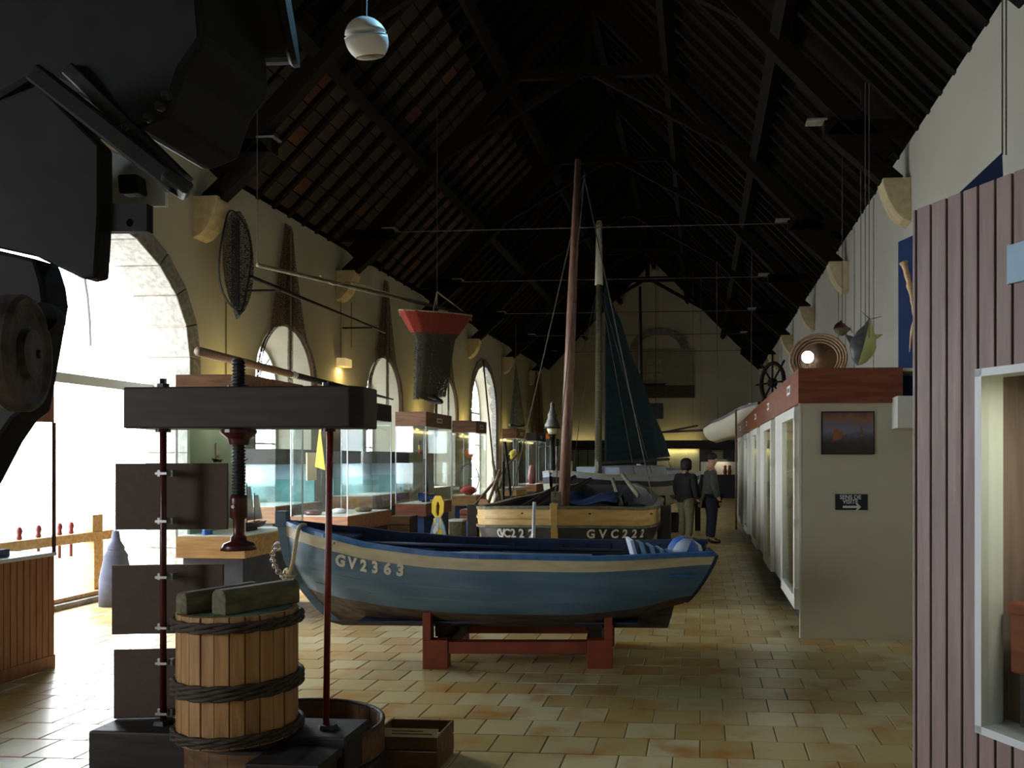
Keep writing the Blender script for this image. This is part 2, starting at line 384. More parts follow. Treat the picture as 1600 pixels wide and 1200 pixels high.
# ---- left wall with arched openings: centre Y, half width, spring height, rise, sill, splay
OPEN = [(-0.2, 0.98, 2.95, 0.95, 0.9, 1.0), (9.4, 1.95, 3.05, 1.5, 0.0, 1.0), (14.1, 0.98, 2.95, 0.95, 0.9, 0.72),  # first opening is out of view, added to fill near faces with daylight
        (18.65, 0.98, 2.95, 0.95, 0.9, 0.72), (23.3, 0.98, 2.95, 0.95, 0.9, 0.72), (27.6, 1.6, 3.2, 1.5, 0.0, 0.9)]
def arch_pts(o, k=1.0, n=16):
    yc, hw, zs, rz, sill, sp = o
    return [(yc - hw * k, sill)] + [(yc - hw * k * math.cos(math.pi * i / n), zs + rz * k * math.sin(math.pi * i / n)) for i in range(n + 1)] + [(yc + hw * k, sill)]
wall = MB(); ycur = YF
for o in OPEN:
    yc, hw, zs, rz, sill, sp = o; n = 16
    for X, k, flip in ((XL, 1.0, 0), (XL - WT, sp, 1)):
        a = arch_pts(o, k); y0, y1 = a[0][0], a[-1][0]
        pts = a[1:-1]
        start = ycur if X == XL else max(ycur, YF)
        lo = (ycur); vs = [(X, lo, 0), (X, y0, 0), (X, y0, ZE), (X, lo, ZE)]
        wall.add(vs, [(0, 1, 2, 3)])
        for (ya, za), (yb, zb) in zip(pts, pts[1:]): wall.add([(X, ya, za), (X, yb, zb), (X, yb, ZE), (X, ya, ZE)], [(0, 1, 2, 3)])
        nxt = yc + hw
        if y1 < nxt: wall.add([(X, y1, 0), (X, nxt, 0), (X, nxt, ZE), (X, y1, ZE)], [(0, 1, 2, 3)])
        if sill > 0: wall.add([(X, y0, 0), (X, y1, 0), (X, y1, sill), (X, y0, sill)], [(0, 1, 2, 3)])
    ai, ao = arch_pts(o, 1.0), arch_pts(o, sp)
    for i in range(len(ai) - 1):
        wall.add([(XL, *ai[i]), (XL, *ai[i+1]), (XL - WT, *ao[i+1]), (XL - WT, *ao[i])], [(0, 1, 2, 3)])
    if sill > 0: wall.add([(XL, *ai[0]), (XL, *ai[-1]), (XL - WT, *ao[-1]), (XL - WT, *ao[0])], [(0, 1, 2, 3)])
    ycur = yc + hw
for X in (XL, XL - WT): wall.add([(X, ycur, 0), (X, YB, 0), (X, YB, ZE), (X, ycur, ZE)], [(0, 1, 2, 3)])
wall.add([(XL, YF, ZE), (XL, YB, ZE), (XL - WT, YB, ZE), (XL - WT, YF, ZE)], [(0, 1, 2, 3)])
wall_left = struct(wall.build('wall_left', 'plaster', fix=False), 'cream plaster side wall with arched windows and doorway')
# cut stones round the two big arches
def arch_stones(o, deep=WT + 0.04, face=0.24, nv=11, nj=7):
    yc, hw, zs, rz, sill, sp = o
    def blk(p):   # p: four (y,z) corners
        c = [Vector((XL + 0.025, y, z)) for y, z in p]; b = MB(); b.prism(c, (-deep, 0, 0)); b.build('stone', 'stone', wall_left, bevel=0.012)
    for sgn in (-1, 1):
        h = zs / nj
        for i in range(nj):
            e = 0.05 * (i % 2); jit = random.uniform(-.008, .008)
            a = yc + sgn * (hw - 0.03 + jit); b_ = yc + sgn * (hw + face + e)
            blk([(a, i*h + .004), (b_, i*h + .004), (b_, (i+1)*h - .004), (a, (i+1)*h - .004)])
    for i in range(nv):
        a0, a1 = math.pi * (i + .015) / nv, math.pi * (i + .985) / nv; p = []
        for a, k in ((a0, -0.03), (a0, face), (a1, face), (a1, -0.03)): p.append((yc - (hw + k) * math.cos(a), zs + (rz + k) * math.sin(a)))
        blk(p)
arch_stones(OPEN[1]); arch_stones(OPEN[5], nv=9, nj=6)
# corbels under each truss, both walls
def corbel(x, sgn, y, par):
    b = MB(); prof = [(0, 4.72), (0.10, 4.76), (0.20, 4.86), (0.30, 5.04), (0.36, 5.24), (0.36, 5.30), (0, 5.30)]
    b.prism([(x + sgn * a, y - 0.17, z) for a, z in prof], (0, 0.34, 0)); b.build('corbel', 'stone_warm', par, bevel=0.01)
for y in TRUSS[2:]: corbel(XL, 1, y, wall_left)
# ---- right wall, end walls
wall_right = struct(MB().box(XR, XR + 0.5, YF, YB, 0, ZE).build('wall_right', 'plaster_cool'), 'off-white plaster side wall above the cabinets')
for y in TRUSS[2:]: corbel(XR, -1, y, wall_right)
for nm, y, t, mm in (('wall_back', YB, 0.4, 'plaster'), ('wall_front', YF - 0.4, 0.4, 'plaster_cool')):
    b = MB(); b.prism([(XL - .6, y, 0), (XR + .5, y, 0), (XR + .5, y, ZE), (XM, y, ZR + .35), (XL - .6, y, ZE)], (0, t, 0))
    o = struct(b.build(nm, mm), 'gable end wall at the far end of the hall' if nm == 'wall_back' else 'gable wall at the near end of the hall')
    if nm == 'wall_back': wall_back = o
# ---- roof: boarding, rafters, purlins, clay infill
roof = MB()
for sgn, xe in ((1, XL), (-1, XR)):
    nx, nz = -SL * sgn, 1.0; k = math.hypot(nx, nz); off = Vector((nx / k, 0, nz / k)) * 0.16
    e = Vector((xe - sgn * 0.55, 0, ZE - SL * 0.55)); r_ = Vector((XM, 0, ZR))
    c = [e + off, r_ + off + Vector((0, 0, .05)), r_ + off * 1.6 + Vector((0, 0, .06)), e + off * 1.6]
    roof.prism([(p.x, YF - .4, p.z) for p in c], (0, YB - YF + .8, 0))
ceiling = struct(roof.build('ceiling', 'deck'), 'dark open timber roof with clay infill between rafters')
slope_len = math.hypot(XM - XL, ZR - ZE)
raf = bpy.data.meshes.new('rafter'); rb = MB().box(-0.045, 0.045, -0.05, 0.05, -0.2, slope_len); raf.from_pydata(rb.v, [], rb.f); raf.materials.append(M['beamwood'])
def slope_m(sgn, y, d, lift=0.0):
    """local z runs up the slope, local y is the outward normal"""
    xe = XL if sgn > 0 else XR
    up = Vector((sgn * (XM - XL), 0, ZR - ZE)).normalized(); nrm = Vector((-up.z * sgn, 0, abs(up.x)))
    yv = Vector((0, 1, 0)); p = Vector((xe, y, ZE)) + up * d + nrm * lift
    return Matrix(((yv.x, nrm.x, up.x, p.x), (yv.y, nrm.y, up.y, p.y), (yv.z, nrm.z, up.z, p.z), (0, 0, 0, 1)))
NR = 9
for i, y0 in enumerate(TRUSS[:-1] + [TRUSS[-1]]):
    if i < 1: continue
    for k in range(1, NR):
        y = y0 + 4.72 * k / NR
        if y > YB: break
        for sgn in (1, -1): shared('rafter', raf, ceiling, slope_m(sgn, y, 0, 0.03))
for (sgn, Zp) in ((1, 7.4), (-1, 7.4), (1, 9.05), (-1, 9.05)):
    d = (Zp - ZE) / (ZR - ZE) * slope_len; b = MB(); m0 = slope_m(sgn, 0, d)
    c = m0.to_translation(); nrm = Vector((m0[0][1], 0, m0[2][1])); b.bar(c + Vector((0, YF, 0)) - nrm * .14, c + Vector((0, YB, 0)) - nrm * .14, 0.17, 0.22, up=nrm)
    b.build('purlin', 'beamwood', ceiling)
b = MB(); b.prism([(XM-.4,YF-.3,ZR+.02),(XM,YF-.3,ZR+.3),(XM+.4,YF-.3,ZR+.02),(XM+.4,YF-.3,ZR+.2),(XM,YF-.3,ZR+.55),(XM-.4,YF-.3,ZR+.2)],(0,YB-YF+.6,0)); b.build('ridge_cap','deck',ceiling)
b = MB(); b.bar((XM, YF, ZR - .15), (XM, YB, ZR - .15), .16, .26); b.build('ridge_beam', 'beamwood', ceiling)
clay = []
for v in range(3):
    cm = bpy.data.meshes.new('clay_slab'); cb_ = MB().box(-0.205, 0.205, 0.02, 0.05, -0.148, 0.148)
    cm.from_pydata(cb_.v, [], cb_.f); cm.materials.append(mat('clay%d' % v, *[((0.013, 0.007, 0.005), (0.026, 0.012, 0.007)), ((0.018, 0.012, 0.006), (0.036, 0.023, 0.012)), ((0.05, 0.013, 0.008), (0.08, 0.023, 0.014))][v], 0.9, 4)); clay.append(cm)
for y0, dmax in ((TRUSS[1], 2.5), (TRUSS[2], 4.2), (TRUSS[3], 4.2)):
    for k in range(NR):
        y = y0 + 4.72 * (k + .5) / NR; d = 0.2 + 0.1 * random.random(); 
        while d < dmax:
            shared('clay_slab', random.choices(clay, (5, 5, 1))[0], ceiling, slope_m(1, y + random.uniform(-.006, .006), d, 0.03 + random.uniform(-.012, .012))); d += 0.315
# ---- trusses
for i, y in enumerate(TRUSS):
    if i < 1: continue
    names = ['', 'nearest, above the round white speaker', 'first in view, above the round hoop net', 'second in view, over the brown mast top', 'third in view, over the white mast top', 'fourth in view, past the red net', 'fifth in view, before the ship painting', 'farthest, in front of the gable wall']
    t = thing('roof_truss', 'dark timber roof truss, ' + names[i], 'roof truss', (0, y, 0), group='roof trusses')
    for sgn in (1, -1):
        xe = XL if sgn > 0 else XR
        b = MB(); a0 = Vector((xe + sgn * .12, 0, ZE - .05)); nrm = Vector((SL * sgn, 0, -1)).normalized()
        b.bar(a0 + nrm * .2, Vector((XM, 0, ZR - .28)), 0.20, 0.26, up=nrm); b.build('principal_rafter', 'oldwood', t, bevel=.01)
        b = MB(); b.bar((xe + sgn * .02, 0, 6.0), (xe + sgn * 1.1, 0, 6.0), .2, .2); b.build('hammer_beam', 'oldwood', t, bevel=.01)
        b = MB(); b.box(xe + sgn * 1.1 - .22, xe + sgn * 1.1 + .04, -.11, .11, 6.10, 6.125); b.build('iron_plate', 'stone', t)
        b = MB(); b.bar((xe + sgn * .16, 0, 5.25), (xe + sgn * 1.0, 0, 6.0), .2, .24); b.build('brace', 'oldwood', t, bevel=.01)
        b = MB(); b.bar((xe + sgn * 2.2, 0, 7.55), (XM - sgn * .1, 0, 9.0), .12, .12); b.build('strut', 'oldwood', t)
    b = MB(); hw = (ZR - 9.05) / SL; b.bar((XM - hw, 0, 9.0), (XM + hw, 0, 9.0), .14, .2); b.build('collar_beam', 'beamwood', t, bevel=.01)
    b = MB(); b.bar((XM, 0, 8.9), (XM, 0, ZR - .1), .16, .16, up=(0, 1, 0)); b.build('king_post', 'oldwood', t)
    if i > 2: b = MB(); b.tube([(XL + 1.1, 0, 6.06), (XR - 1.1, 0, 6.06)], .012, 6); b.build('tie_rod', 'rust', t)
# ---- windows and doors in the openings
def window(idx, o, label, cols, rows, frame_m='white', door=False):
    yc, hw, zs, rz, sill, sp = o; X = XL - WT + 0.06; hw2, rz2 = hw * sp, rz * sp
    w = thing('window_%d' % idx if not door else 'door_%d' % idx, label, 'window' if not door else 'door'); del w['category']; struct(w)
    fr = MB(); pts = [(X, y, z) for y, z in arch_pts(o, sp * .985)]
    fr.tube(pts, 0.035, 4); fr.bar((X, yc - hw2, sill + .04), (X, yc + hw2, sill + .04), .07, .08); fr.build('frame', frame_m, w)
    b = MB(); b.bar((X, yc - hw2, zs), (X, yc + hw2, zs), .06, .06); b.build('transom_bar', frame_m, w)
    for k in range(1, cols):
        y = yc - hw2 + 2 * hw2 * k / cols; b = MB(); b.bar((X, y, sill), (X, y, zs), .035, .035, up=(1, 0, 0)); b.build('mullion', frame_m, w)
    for k in range(1, rows):
        z = sill + (zs - sill) * k / rows; b = MB(); b.bar((X, yc - hw2, z), (X, yc + hw2, z), .03, .03); b.build('glazing_bar', frame_m, w)
    if not door:
        for k in range(1, 4):
            a = math.pi * k / 4; b = MB(); b.bar((X, yc - hw2 * .45 * math.cos(a), zs + rz2 * .45 * math.sin(a)), (X, yc - hw2 * math.cos(a), zs + rz2 * math.sin(a)), .03, .03, up=(1, 0, 0)); b.build('fan_bar', frame_m, w)
        b = MB(); b.tube([(X, yc - hw2 * .45 * math.cos(math.pi * i / 10), zs + rz2 * .45 * math.sin(math.pi * i / 10)) for i in range(11)], .016, 4); b.build('fan_arc', frame_m, w)
    else:
        b = MB(); b.tube([(X, yc - hw2 * .62 * math.cos(math.pi * i / 14), zs + rz2 * .75 * math.sin(math.pi * i / 14)) for i in range(15)], .02, 6); b.build('fan_arc', frame_m, w)
    # panes: two rows of lights and the fan, glass greyed to dim the daylight
    for k in range(cols):
        for j in range(rows):
            ya, yb = yc - hw2 + 2*hw2*k/cols, yc - hw2 + 2*hw2*(k+1)/cols; za, zb = sill + (zs - sill)*j/rows, sill + (zs - sill)*(j+1)/rows
            MB().add([(X, ya, za), (X, yb, za), (X, yb, zb), (X, ya, zb)], [(0, 1, 2, 3)]).build('pane', 'dimglass', w)
    MB().add([(X, yc - hw2*math.cos(math.pi*i/16), zs + rz2*math.sin(math.pi*i/16)) for i in range(17)], [tuple(range(17))]).build('fan_pane', 'dimglass', w)
    return w
window(1, OPEN[2], 'arched window behind the long oar and brown net', 2, 4)
window(2, OPEN[3], 'arched window past the second stone corbel', 2, 4)
window(3, OPEN[4], 'arched window behind the hanging red-topped net', 2, 4)
window(4, OPEN[5], 'tall arched opening near the tripod of sticks', 2, 3, door=False)
d1 = thing('door_1', 'large open arched doorway full of daylight', 'door'); del d1['category']; struct(d1)
yc, hw, zs, rz, *_ = OPEN[1]; X = XL - WT + .05
b = MB(); b.bar((X, yc - hw, 2.62), (X, yc + hw, 2.62), .08, .12); b.build('transom_bar', 'alu', d1)
b = MB(); b.tube([(X, yc - hw * .35 * math.cos(math.pi * i / 16) , zs + (rz + .1) * math.sin(math.pi * i / 16)) for i in range(8, 17)], .06, 6); b.build('fan_bar', 'alu', d1)
b = MB(); b.box(XL - WT - .15, XL + .03, yc - hw, yc + hw, -.02, .06); b.build('threshold', 'stone', d1)
# ---- outside: pale yard
yard = struct(MB().box(-60, XL - WT - .02, -30, 60, -.2, -.03).build('floor_yard', mat('yard', (0.62, 0.62, 0.60), (0.70, 0.70, 0.68), 0.9, 2)), 'pale paved yard outside the doorway')
# ================================================================== FRONT BOAT ON ITS CRADLE
class Hull:
    def __init__(s, L, beam, sheer, keel, stem, stern, ex=2.6, ey=0.62):
        s.L, s.beam, s.sheer, s.keel, s.stem, s.stern, s.ex, s.ey = L, beam, sheer, keel, stem, stern, ex, ey
    def pt(s, u, t, side, inset=0.0):
        x0 = s.stem * t ** 2.2; x1 = s.L - s.stern * t ** 1.2
        x = x0 + (x1 - x0) * u + (inset * (1 - 2 * u) if inset else 0)
        b = max(lerp_tab(s.beam, u) - inset, 0.004); zs, zk = lerp_tab(s.sheer, u), lerp_tab(s.keel, u) + inset
        y = b * max(0.0, 1 - t ** s.ex) ** s.ey
        return Vector((x, side * y, zs + (zk - zs) * t))
    def skin(s, name, m, parent, side, t0, t1, nu=36, nv=10, inset=0.0, thick=0.0):
        f0 = t0 if callable(t0) else (lambda u: t0); f1 = t1 if callable(t1) else (lambda u: t1)
        b = MB(); b.grid(lambda a, c: s.pt(a, f0(a) + (f1(a) - f0(a)) * c, side, inset), nu, nv)
        return b.build(name, m, parent, smooth=True, solid=thick)
    def rail(s, name, m, parent, side, w, h, dz=0.0, nu=30, out=0.01):
        b = MB(); rings = []
        for i in range(nu + 1):
            u = i / nu; p = s.pt(u, 0, side); q = s.pt(min(u + .02, 1), 0, side); o = s.pt(max(u - .02, 0), 0, side)
            d = (q - o).normalized(); n = Vector((-d.y, d.x, 0)).normalized() * (side if True else 1)
            if n.y * side < 0: n = -n
            rings.append([p + n * out + Vector((0, 0, dz - h/2)), p + n * (out - w) + Vector((0, 0, dz - h/2)), p + n * (out - w) + Vector((0, 0, dz + h/2)), p + n * out + Vector((0, 0, dz + h/2))])
        vs = [v for r in rings for v in r]; fs = [(i*4+k, i*4+(k+1)%4, (i+1)*4+(k+1)%4, (i+1)*4+k) for i in range(nu) for k in range(4)] + [(3,2,1,0), tuple(range(nu*4, nu*4+4))]
        b.add(vs, fs); return b.build(name, m, parent)
    def letter(s, ch, size, parent, side, u, t, m='lettering', bold=0.004, roll=None):
        p = s.pt(u, t, side); du = (s.pt(u + .01, t, side) - s.pt(u - .01, t, side)).normalized(); dt = (s.pt(u, t - .02, side) - s.pt(u, t + .02, side)).normalized()
        ax = du if side < 0 else -du; n = ax.cross(dt).normalized()
        if n.y * side < 0: n = -n
        up = n.cross(ax).normalized(); p = p + n * 0.004
        me = text_mesh(ch, size, 0.004, bold); me.materials.append(M[m])
        return shared('letter', me, parent, Matrix(((ax.x, up.x, n.x, p.x), (ax.y, up.y, n.y, p.y), (ax.z, up.z, n.z, p.z), (0, 0, 0, 1))))

bow = PY(462, 900, 7.25); B1L = 3.60
b1 = thing('rowing_boat', 'blue wooden rowing boat with cream strake lettered GV2363 on red cradle', 'boat', (bow.x, 7.06, 0), (R(.4), 0, R(2.5)))
h1 = Hull(B1L, [(0, .012), (.06, .19), (.16, .39), (.3, .55), (.5, .66), (.75, .64), (1, .49)],
          [(0, 1.11), (.12, 1.035), (.25, .962), (.4, .915), (.5, .902), (.75, .888), (1, .91)],
          [(0, .29), (.1, .29), (.7, .28), (.85, .33), (1, .46)], .44, .26, 3.4, .52)
tc1 = lambda u: .125 + .03 * min(u / .35, 1); tb1 = lambda u: .66 + .07 * min(u / .4, 1)
for sd in (-1, 1):
    h1.skin('strake', 'hullcream', b1, sd, 0.0, tc1, nv=3)
    h1.skin('hull', 'hullblue', b1, sd, tc1, tb1)
    h1.skin('bottom', 'hullbottom', b1, sd, tb1, 1.0)
    h1.skin('lining', 'inblue', b1, sd, 0.0, .98, inset=.03)
    h1.rail('gunwale', 'railblue' if sd < 0 else 'inblue', b1, sd, .065, .035, .012, out=.014)
# plank seams: a thin batten line per strake on the near side
for tt in (.40, .55):
    b = MB(); b.tube([h1.pt(i / 30, tt, -1) for i in range(1, 31)], .0035, 4); b.build('plank_seam', 'hullblue', b1)
b = MB(); b.prism([h1.pt(1, t, sd) for sd, ts in ((-1, [i / 10 for i in range(11)]), (1, [1 - i / 10 for i in range(11)])) for t in ts][:-1], (.03, 0, 0)); b.build('transom', 'inblue', b1)
# stem post
st = [h1.pt(0, t / 10, 0) for t in range(11)]
b = MB(); outl = [Vector((p.x - .045, 0, p.z)) for p in st]; inn = [Vector((p.x + .05, 0, p.z)) for p in st]
outl[0] = Vector((-.065, 0, 1.165)); inn[0] = Vector((.005, 0, 1.175))
b.prism([p - Vector((0, .035, 0)) for p in outl + inn[::-1]], (0, .07, 0)); b.build('stem', 'hullblue', b1, bevel=.006)
MB().box(-.07, .03, -.04, .04, 1.08, 1.215).build('stem_head', 'hullblue', b1, bevel=.008)
b = MB(); b.prism([(.40, -.03, .33), (.36, -.03, .29), (.50, -.03, .255), (B1L - .36, -.03, .25), (B1L - .30, -.03, .47), (B1L - .9, -.03, .36)], (0, .06, 0)); b.build('keel', 'hullbottom', b1, bevel=.006)
for u in (.30, .52, .72):
    z = lerp_tab(h1.sheer, u) - .10; y = h1.pt(u, .12, 1).y - .03; x = h1.pt(u, .1, 1).x
    b = MB(); b.box(x - .12, x + .12, -y, y, z - .015, z + .015); b.build('thwart', 'inblue', b1, bevel=.005)
x = h1.pt(.93, .1, 1).x; y = h1.pt(.88, .15, 1).y - .03
b = MB(); b.box(x - .62, x + .12, -y, y, .74, .77); b.build('stern_bench', 'railblue', b1, bevel=.005)
b = MB(); b.prism([h1.pt(.02, .03, 0), h1.pt(.16, .03, -1), h1.pt(.16, .03, 1)], (0, 0, -.02)); b.build('bow_deck', 'inblue', b1)
for i in range(1, 14):
    u = .08 + i * .062
    for sd in (-1, 1):
        b = MB(); b.tube([h1.pt(u, t / 8, sd, .035) for t in range(9)], .013, 4); b.build('rib', 'inblue', b1)
for k in range(5):
    y = -.30 + k * .15; b = MB(); b.box(.75, B1L - .6, y - .065, y + .065, .345, .36); b.build('floorboard', 'inblue', b1)
for ch, px in zip('GV2363', (530, 550.5, 571, 591, 612, 632)):
    u = (PY(px, 880, 6.75).x - bow.x) / B1L * 1.0; h1.letter(ch, .125, b1, -1, u + .005, .228, bold=.006)
# anchor eye on the bow
b = MB(); b.ring((-.05, -.02, .92), .03, .008, 12, (0, 1, 0)); b.build('bow_eye', 'bluewhite', b1)
# mooring rope and chain
def loc1(v): return b1.matrix_basis @ Vector(v)
b1m = Matrix.Translation(b1.location) @ b1.rotation_euler.to_matrix().to_4x4()
W1 = lambda x, y, z: b1m @ Vector((x, y, z))
hp = h1.pt(.06, 0, -1)
pr = [W1(hp.x + .02, hp.y + .05, hp.z + .035), W1(hp.x, hp.y - .015, hp.z + .03), W1(hp.x - .02, hp.y - .035, hp.z - .08), W1(.14, -.17, .80), W1(.07, -.10, .67)]
rp = spline(pr, 6); tw = MB(); tw.tube(rp, .016, 8)
rope = thing('mooring_rope', 'twisted natural rope looped over the bow of the blue rowing boat', 'rope')
tw.build('strand', 'rope', rope, smooth=True)
b = MB()
for k in range(9):
    c = pr[-1] + Vector((random.uniform(-.035, .035), random.uniform(-.03, .03), random.uniform(-.035, .035))); b.ring(c, .028, .014, 10, (random.uniform(-1, 1), random.uniform(-1, 1), random.uniform(-.5, 1)))
b.build('knot', 'rope', rope, smooth=True)
ch = thing('anchor_chain', 'short rusty chain hanging from the bow eye of the blue boat', 'chain')
cp = spline([W1(-.06, -.05, .92), W1(-.075, -.07, .84), W1(-.05, -.09, .77), W1(.0, -.10, .70), W1(.05, -.10, .665)], 3)
for k in range(len(cp) - 1):
    b = MB(); d = cp[k+1] - cp[k]; b.ring((cp[k] + cp[k+1]) / 2, .02, .006, 10, d.orthogonal() if k % 2 else d.cross(d.orthogonal()), 5); b.build('link', 'chain', ch, smooth=True)
# cradle
s0 = PZ(660, 1045, 0); s1 = PZ(957, 1045, 0); Wc = (s1 - s0).length; rz = math.atan2(s1.y - s0.y, s1.x - s0.x)
cr = thing('boat_cradle', 'red-brown painted timber cradle under the blue rowing boat', 'cradle', (s0.x, s0.y, 0), (0, 0, rz))
for y0 in (0, .80):
    for x0, px0 in ((0, 0), (Wc - .20, Wc - .065)):
        b = MB(); b.box(x0, x0 + .20, y0, y0 + .12, 0, .225); b.build('foot_block', 'cradle', cr, bevel=.006)
        b = MB(); b.box(px0, px0 + .065, y0, y0 + .12, .225, .445); b.build('post', 'cradle', cr, bevel=.004)
    b = MB(); b.box(.20, Wc - .20, y0 + .01, y0 + .11, .115, .21); b.build('side_beam', 'cradle', cr, bevel=.005)
for x0 in (.09, Wc - .21):
    b = MB(); b.box(x0, x0 + .12, .12, .80, .12, .225); b.build('cross_beam', 'darkwood', cr, bevel=.005)
    b = MB(); b.box(x0 - .02, x0 + .12, .42, .56, .225, .262); b.build('keel_block', 'darkwood', cr)
for x0, sd in ((.07, -1), (Wc - .19, 1)):
    b = MB(); b.prism([(x0, .14, .225), (x0, .34, .225), (x0, .16, .42), (x0, .12, .42)], (.10, 0, 0)); b.build('chock', 'darkwood', cr)
# oars lying on the thwarts
def oar(p, q, label, m, blade=True):
    t = thing('oar', label, 'oar', group='oars in the blue boat'); p, q = Vector(p), Vector(q); d = (q - p).normalized()
    b = MB(); b.tube([p, p.lerp(q, .75)], [.016, .021], 8); b.build('shaft', m, t, smooth=True)
    side = d.cross(Vector((0, 0, 1))).normalized(); a = p.lerp(q, .75); b = MB()
    b.prism([a - side * .02 - Vector((0, 0, .012)), a.lerp(q, .3) - side * .055 - Vector((0, 0, .012)), q - side * .06 - Vector((0, 0, .012)), q + side * .06 - Vector((0, 0, .012)), a.lerp(q, .3) + side * .055 - Vector((0, 0, .012)), a + side * .02 - Vector((0, 0, .012))], (0, 0, .024)); b.build('blade', m, t, bevel=.004)
oar(W1(2.6, .08, .835), W1(.75, -.20, .885), 'pale blue oar lying nearest the lettered side of the boat', 'skyblue')
oar(W1(2.9, .26, .83), W1(1.0, .10, .85), 'dark wooden oar lying in the middle of the blue boat', 'darkwood')
sp1 = MB(); sp1.tube([W1(2.85, .42, .835), W1(.62, .22, .92)], .022, 8); tag(sp1.build('boat_spar', 'inblue', smooth=True), 'dark blue spar laid along the far side of the boat', 'spar')
# things in the stern: glass panels, rope coil, striped buoy
for k in range(5):
    c = W1(2.985 + .075 * k, -.10 - .03 * k, .775); L = .235 - .022 * k; m_ = Matrix.Translation(c) @ Euler((R(0), R(-16), R(12))).to_matrix().to_4x4()
    b = MB(); b.box(-.014, .014, -.16, .16, 0, L, m_); o = b.build('painted_slate', 'bluewhite' if k == 0 else 'skyblue', bevel=.003)
    tag(o, ['white and blue board standing upright, tallest of the leaning row', 'pale board leaning right behind the tallest white one', 'middle board of the leaning row in the boat stern', 'fourth grey-blue board of the leaning row', 'lowest grey-blue board beside the striped float'][k], 'board', 'boards leaning in the stern')
cl = MB(); base = W1(2.80, -.18, .775)
for k in range(5): cl.ring(base + Vector((0, 0, .012 + .018 * k)), .085 - .006 * k, .012, 20, (0.05, .03, 1), 6)
tag(cl.build('rope_coil', 'rope', smooth=True), 'coil of pale rope on the stern bench of the blue boat', 'rope')
fb = thing('striped_float', 'blue and white striped bag float in the boat stern', 'float', W1(3.33, .02, .755), (0, R(25), 0))
prof = [(0.0, 0), (.10, .01), (.165, .06), (.18, .12), (.165, .19), (.11, .24), (.0, .26)]
for k in range(8):
    b = MB(); a0, a1 = 2 * math.pi * k / 8, 2 * math.pi * (k + 1) / 8
    b.grid(lambda u, v: (lerp_tab([(i / 6, p[0]) for i, p in enumerate(prof)], v) * math.cos(a0 + (a1 - a0) * u) * .85, lerp_tab([(i / 6, p[0]) for i, p in enumerate(prof)], v) * math.sin(a0 + (a1 - a0) * u) * 1.25, lerp_tab([(i / 6, p[1]) for i, p in enumerate(prof)], v)), 4, 12)
    b.build('stripe', 'bluewhite' if k % 2 else 'blue', fb, smooth=True)

# ================================================================== PRESS
YP = 4.1
def px_at(px, py, Y=YP): return PY(px, py, Y)
pr_c = px_at(373, 900)
press = thing('cider_press', 'dark screw press with heavy top beam, red rods and wooden tub below', 'press', (pr_c.x, YP, 0))
L_ = lambda px, py, Y=YP: PY(px, py, Y) - Vector((pr_c.x, YP, 0))
a = L_(192, 605, YP - .12); c = L_(546, 670, YP - .12); zt, zb = L_(300, 604, YP - .12).z, L_(300, 669, YP - .12).z
b = MB(); b.prism([(a.x, -.12, zb), (c.x, -.12, zb), (c.x + .045, -.06, zb), (c.x + .045, .12, zb), (a.x, .12, zb)], (0, 0, zt - zb)); b.build('top_beam', 'darkwood', press, bevel=.008)
xl, xr = L_(255, 900).x, L_(513, 900).x; zbase = .335
b = MB(); b.tube([(xl, 0, zbase), (xl, 0, zt + .05)], .0155, 12); b.build('rod', 'darkred', press, smooth=True)
b = MB(); b.tube([(xr - .012, 0, zbase), (xr + .012, 0, zt + .03)], .0155, 12); b.build('rod', 'redpaint', press, smooth=True)
for x in (xl, xr):
    b = MB(); b.lathe([(.03, 0), (.03, .025)], (x, 0, zt), n=6); b.build('nut', 'iron', press)
    b = MB(); b.lathe([(.035, -.015), (.035, 0)], (x, 0, zb), n=16); b.build('washer', 'darkred', press)
    b = MB(); b.lathe([(.05, 0), (.045, .02)], (x, 0, zbase), n=6); b.build('foot_nut', 'iron', press)
def threaded(z0, z1, r, pitch, depth):
    b = MB(); n = 14; turns = (z1 - z0) / pitch; steps = int(turns * n); pr_ = []
    rows = int((z1 - z0) / pitch * 4)
    prof = []
    for i in range(rows + 1): prof.append((r + (depth if i % 4 in (1, 2) else 0), z0 + (z1 - z0) * i / rows))
    vs = []; fs = []
    for i, (rr, z) in enumerate(prof):
        for k in range(n): vs.append((rr * math.cos(2*math.pi*k/n), rr * math.sin(2*math.pi*k/n), z + pitch * k / n - pitch / 2))
    for i in range(len(prof) - 1):
        for k in range(n - 1): fs.append((i*n+k, i*n+k+1, (i+1)*n+k+1, (i+1)*n+k))
        fs.append((i*n+n-1, max(i - 4, 0)*n + 0 if False else i*n, (i+1)*n, (i+1)*n+n-1))
    b.add(vs, fs); b.lathe([(r, z0), (r, z1)], n=12); return b
sc_top = L_(373, 562).z; z_nut = L_(373, 695).z; z_col = L_(373, 780).z; z_ft = L_(373, 845).z; z_pl = L_(373, 859).z
threaded(z_col, sc_top, .025, .016, .007).build('screw', 'iron', press)
b = MB(); b.lathe([(.085, zb - .004), (.085, zb - .02), (.052, zb - .05), (.045, z_nut), (.03, z_nut - .002)], n=20); b.build('screw_nut', 'darkred', press, smooth=False)
b = MB(); b.lathe([(.05, zt), (.05, zt + .015), (.03, zt + .02)], n=16); b.build('screw_collar', 'iron', press)
b = MB(); b.lathe([(.037, z_col + .02), (.04, z_col), (.04, z_col - .09), (.027, z_col - .10), (.027, z_ft + .03), (.036, z_ft + .02), (.038, z_ft), (.07, z_ft - .012), (.085, z_pl)][::-1], n=20); b.build('pressure_foot', 'darkred', press, smooth=True)
